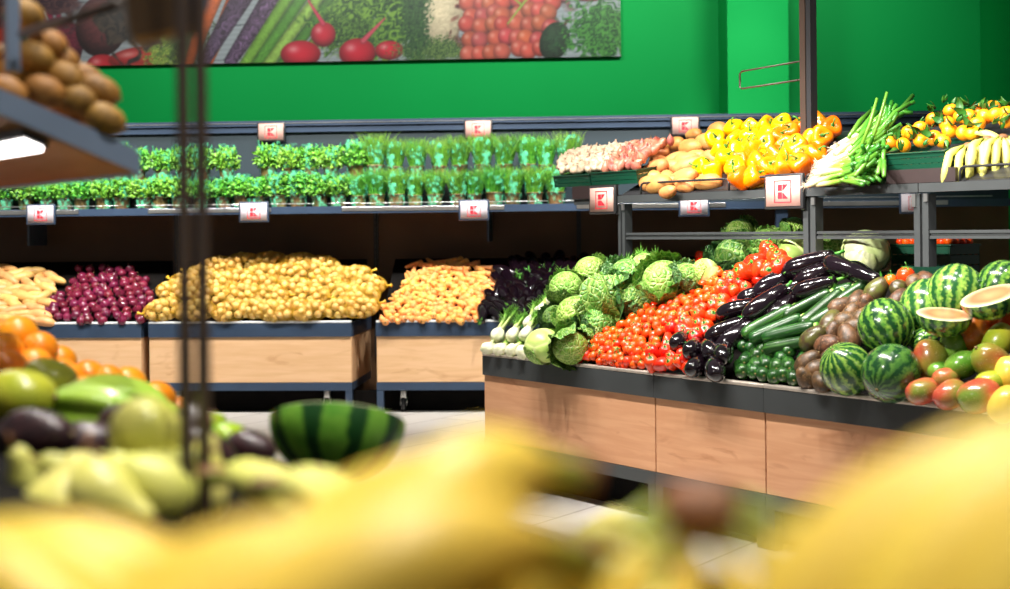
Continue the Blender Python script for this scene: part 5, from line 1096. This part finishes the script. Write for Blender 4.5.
fput(K['davo'][1], 186, 438, 1.95, (.4, .2, .9), 1.1, 'dark avocado behind the thin metal rods')
fput(K['davo'][0], 205, 452, 1.9, (.8, .2, -.4), .95, 'dark avocado just right of the metal rods')
fput(K['davo'][1], 251, 449, 2.1, (1, -.2, -.1), .85, 'dark avocado between the lime and the cut watermelon')
fput(K['lime'], 224, 441, 2.2, (.8, .2, .5), 1.1, 'bright lime right of the metal rods')
fput(K['lime'], 208, 428, 2.35, (.8, .2, .5), 1.0, 'lime half hidden behind the metal rods')
fput(K['lime'], 175, 424, 2.6, (.5, .2, .8), 1.0, 'lime next to the rightmost orange')
for x, y, z, ax_, S, lb in ((144, 446, 1.5, (-.1, .2, -1), 1.05, 'tall pale pear standing in the middle of the foreground heap'), (148, 482, 1.45, (-.6, -.6, .5), 1.1, 'pear lying under the tall pear with its end facing out'), (172, 474, 1.5, (.6, -.5, .4), 1.0, 'pear between the lying one and the rods'), (85, 480, 1.5, (-1, -.2, .5), 1.05, 'slender pear pointing to the left with its stem'), (110, 500, 1.4, (1, -.3, -.4), 1.0, 'pear below the slender one'),
                             (32, 482, 1.5, (-.3, -.4, .9), .9, 'greenish pear at the left under the large avocado'), (200, 478, 1.55, (.2, .1, 1), 1.0, 'pear right behind the metal rods'), (60, 500, 1.4, (.4, .2, .9), 1.0, 'pear deep at the left above the near bananas')):
    fput(K['pear'], x, y, z, ax_, S, lb)
# halved watermelon: cut side away, rind to the camera
Pm = at(338, 421, 2.35); K['bold'].put(basis((.05, .42, 1), 0, S=(1.14, 1.14, 1.0), P=Pm), 'watermelon half with dark striped rind to the camera, blurred behind the bananas')

def nbunch(kind, x, y, z, out, up, S, lb):
    v = Vector(out).normalized(); sd = Vector(up).cross(v).normalized(); u = v.cross(sd)
    m = Matrix((v, sd, u)).transposed().to_4x4() @ Matrix.Scale(S, 4); m.translation = at(x, y, z); put_bunch(kind, m, lb)
nbunch('pale', 215, 478, 1.35, (1, .2, -.1), (0, .1, 1), .95, 'pale banana bunch behind the rods in the middle of the foreground')
nbunch('pale', 270, 488, 1.15, (1, .1, .0), (0, .1, 1), .8, 'pale banana bunch under the cut watermelon')
nbunch('pale', 672, 550, 1.05, (-1, -.2, -.05), (0, -.3, 1), .62, 'pale blurred banana bunch seen low between the near ones')
nbunch('pale', 680, 575, .95, (-1, -.2, -.1), (0, -.3, 1), .7, 'pale banana bunch at the bottom edge below the island leg')
nbunch('ripe', 552, 484, .68, (-1, -.10, -.08), (0, .3, 1), 1.15, 'ripe yellow banana bunch with greenish stem crossing the middle foreground')
nbunch('ripe', 440, 575, .56, (-1, -.1, .05), (0, .3, 1), 1.1, 'ripe yellow banana bunch at the bottom centre')
nbunch('ripe', -70, 556, .62, (1, .1, .02), (0, .2, 1), 1.0, 'ripe yellow banana bunch filling the bottom left corner')
nbunch('ripe', 560, 560, .50, (-1, .0, .0), (0, .3, 1), 1.0, 'ripe yellow bananas nearest the lens at the bottom')
nbunch('ripe', 60, 640, .50, (1, .1, .05), (0, .2, 1), 1.0, 'ripe yellow bananas nearest the lens at the bottom left')
nbunch('ripe', 700, 520, .62, (.05, -.5, -1), (0, -1, .4), .8, 'banana bunch hanging out of the bottom edge with brown stem up')
nbunch('big', 1215, 455, .46, (-1, -.12, -.03), (0, .35, 1), 1.12, 'big ripe banana bunch filling the bottom right corner')
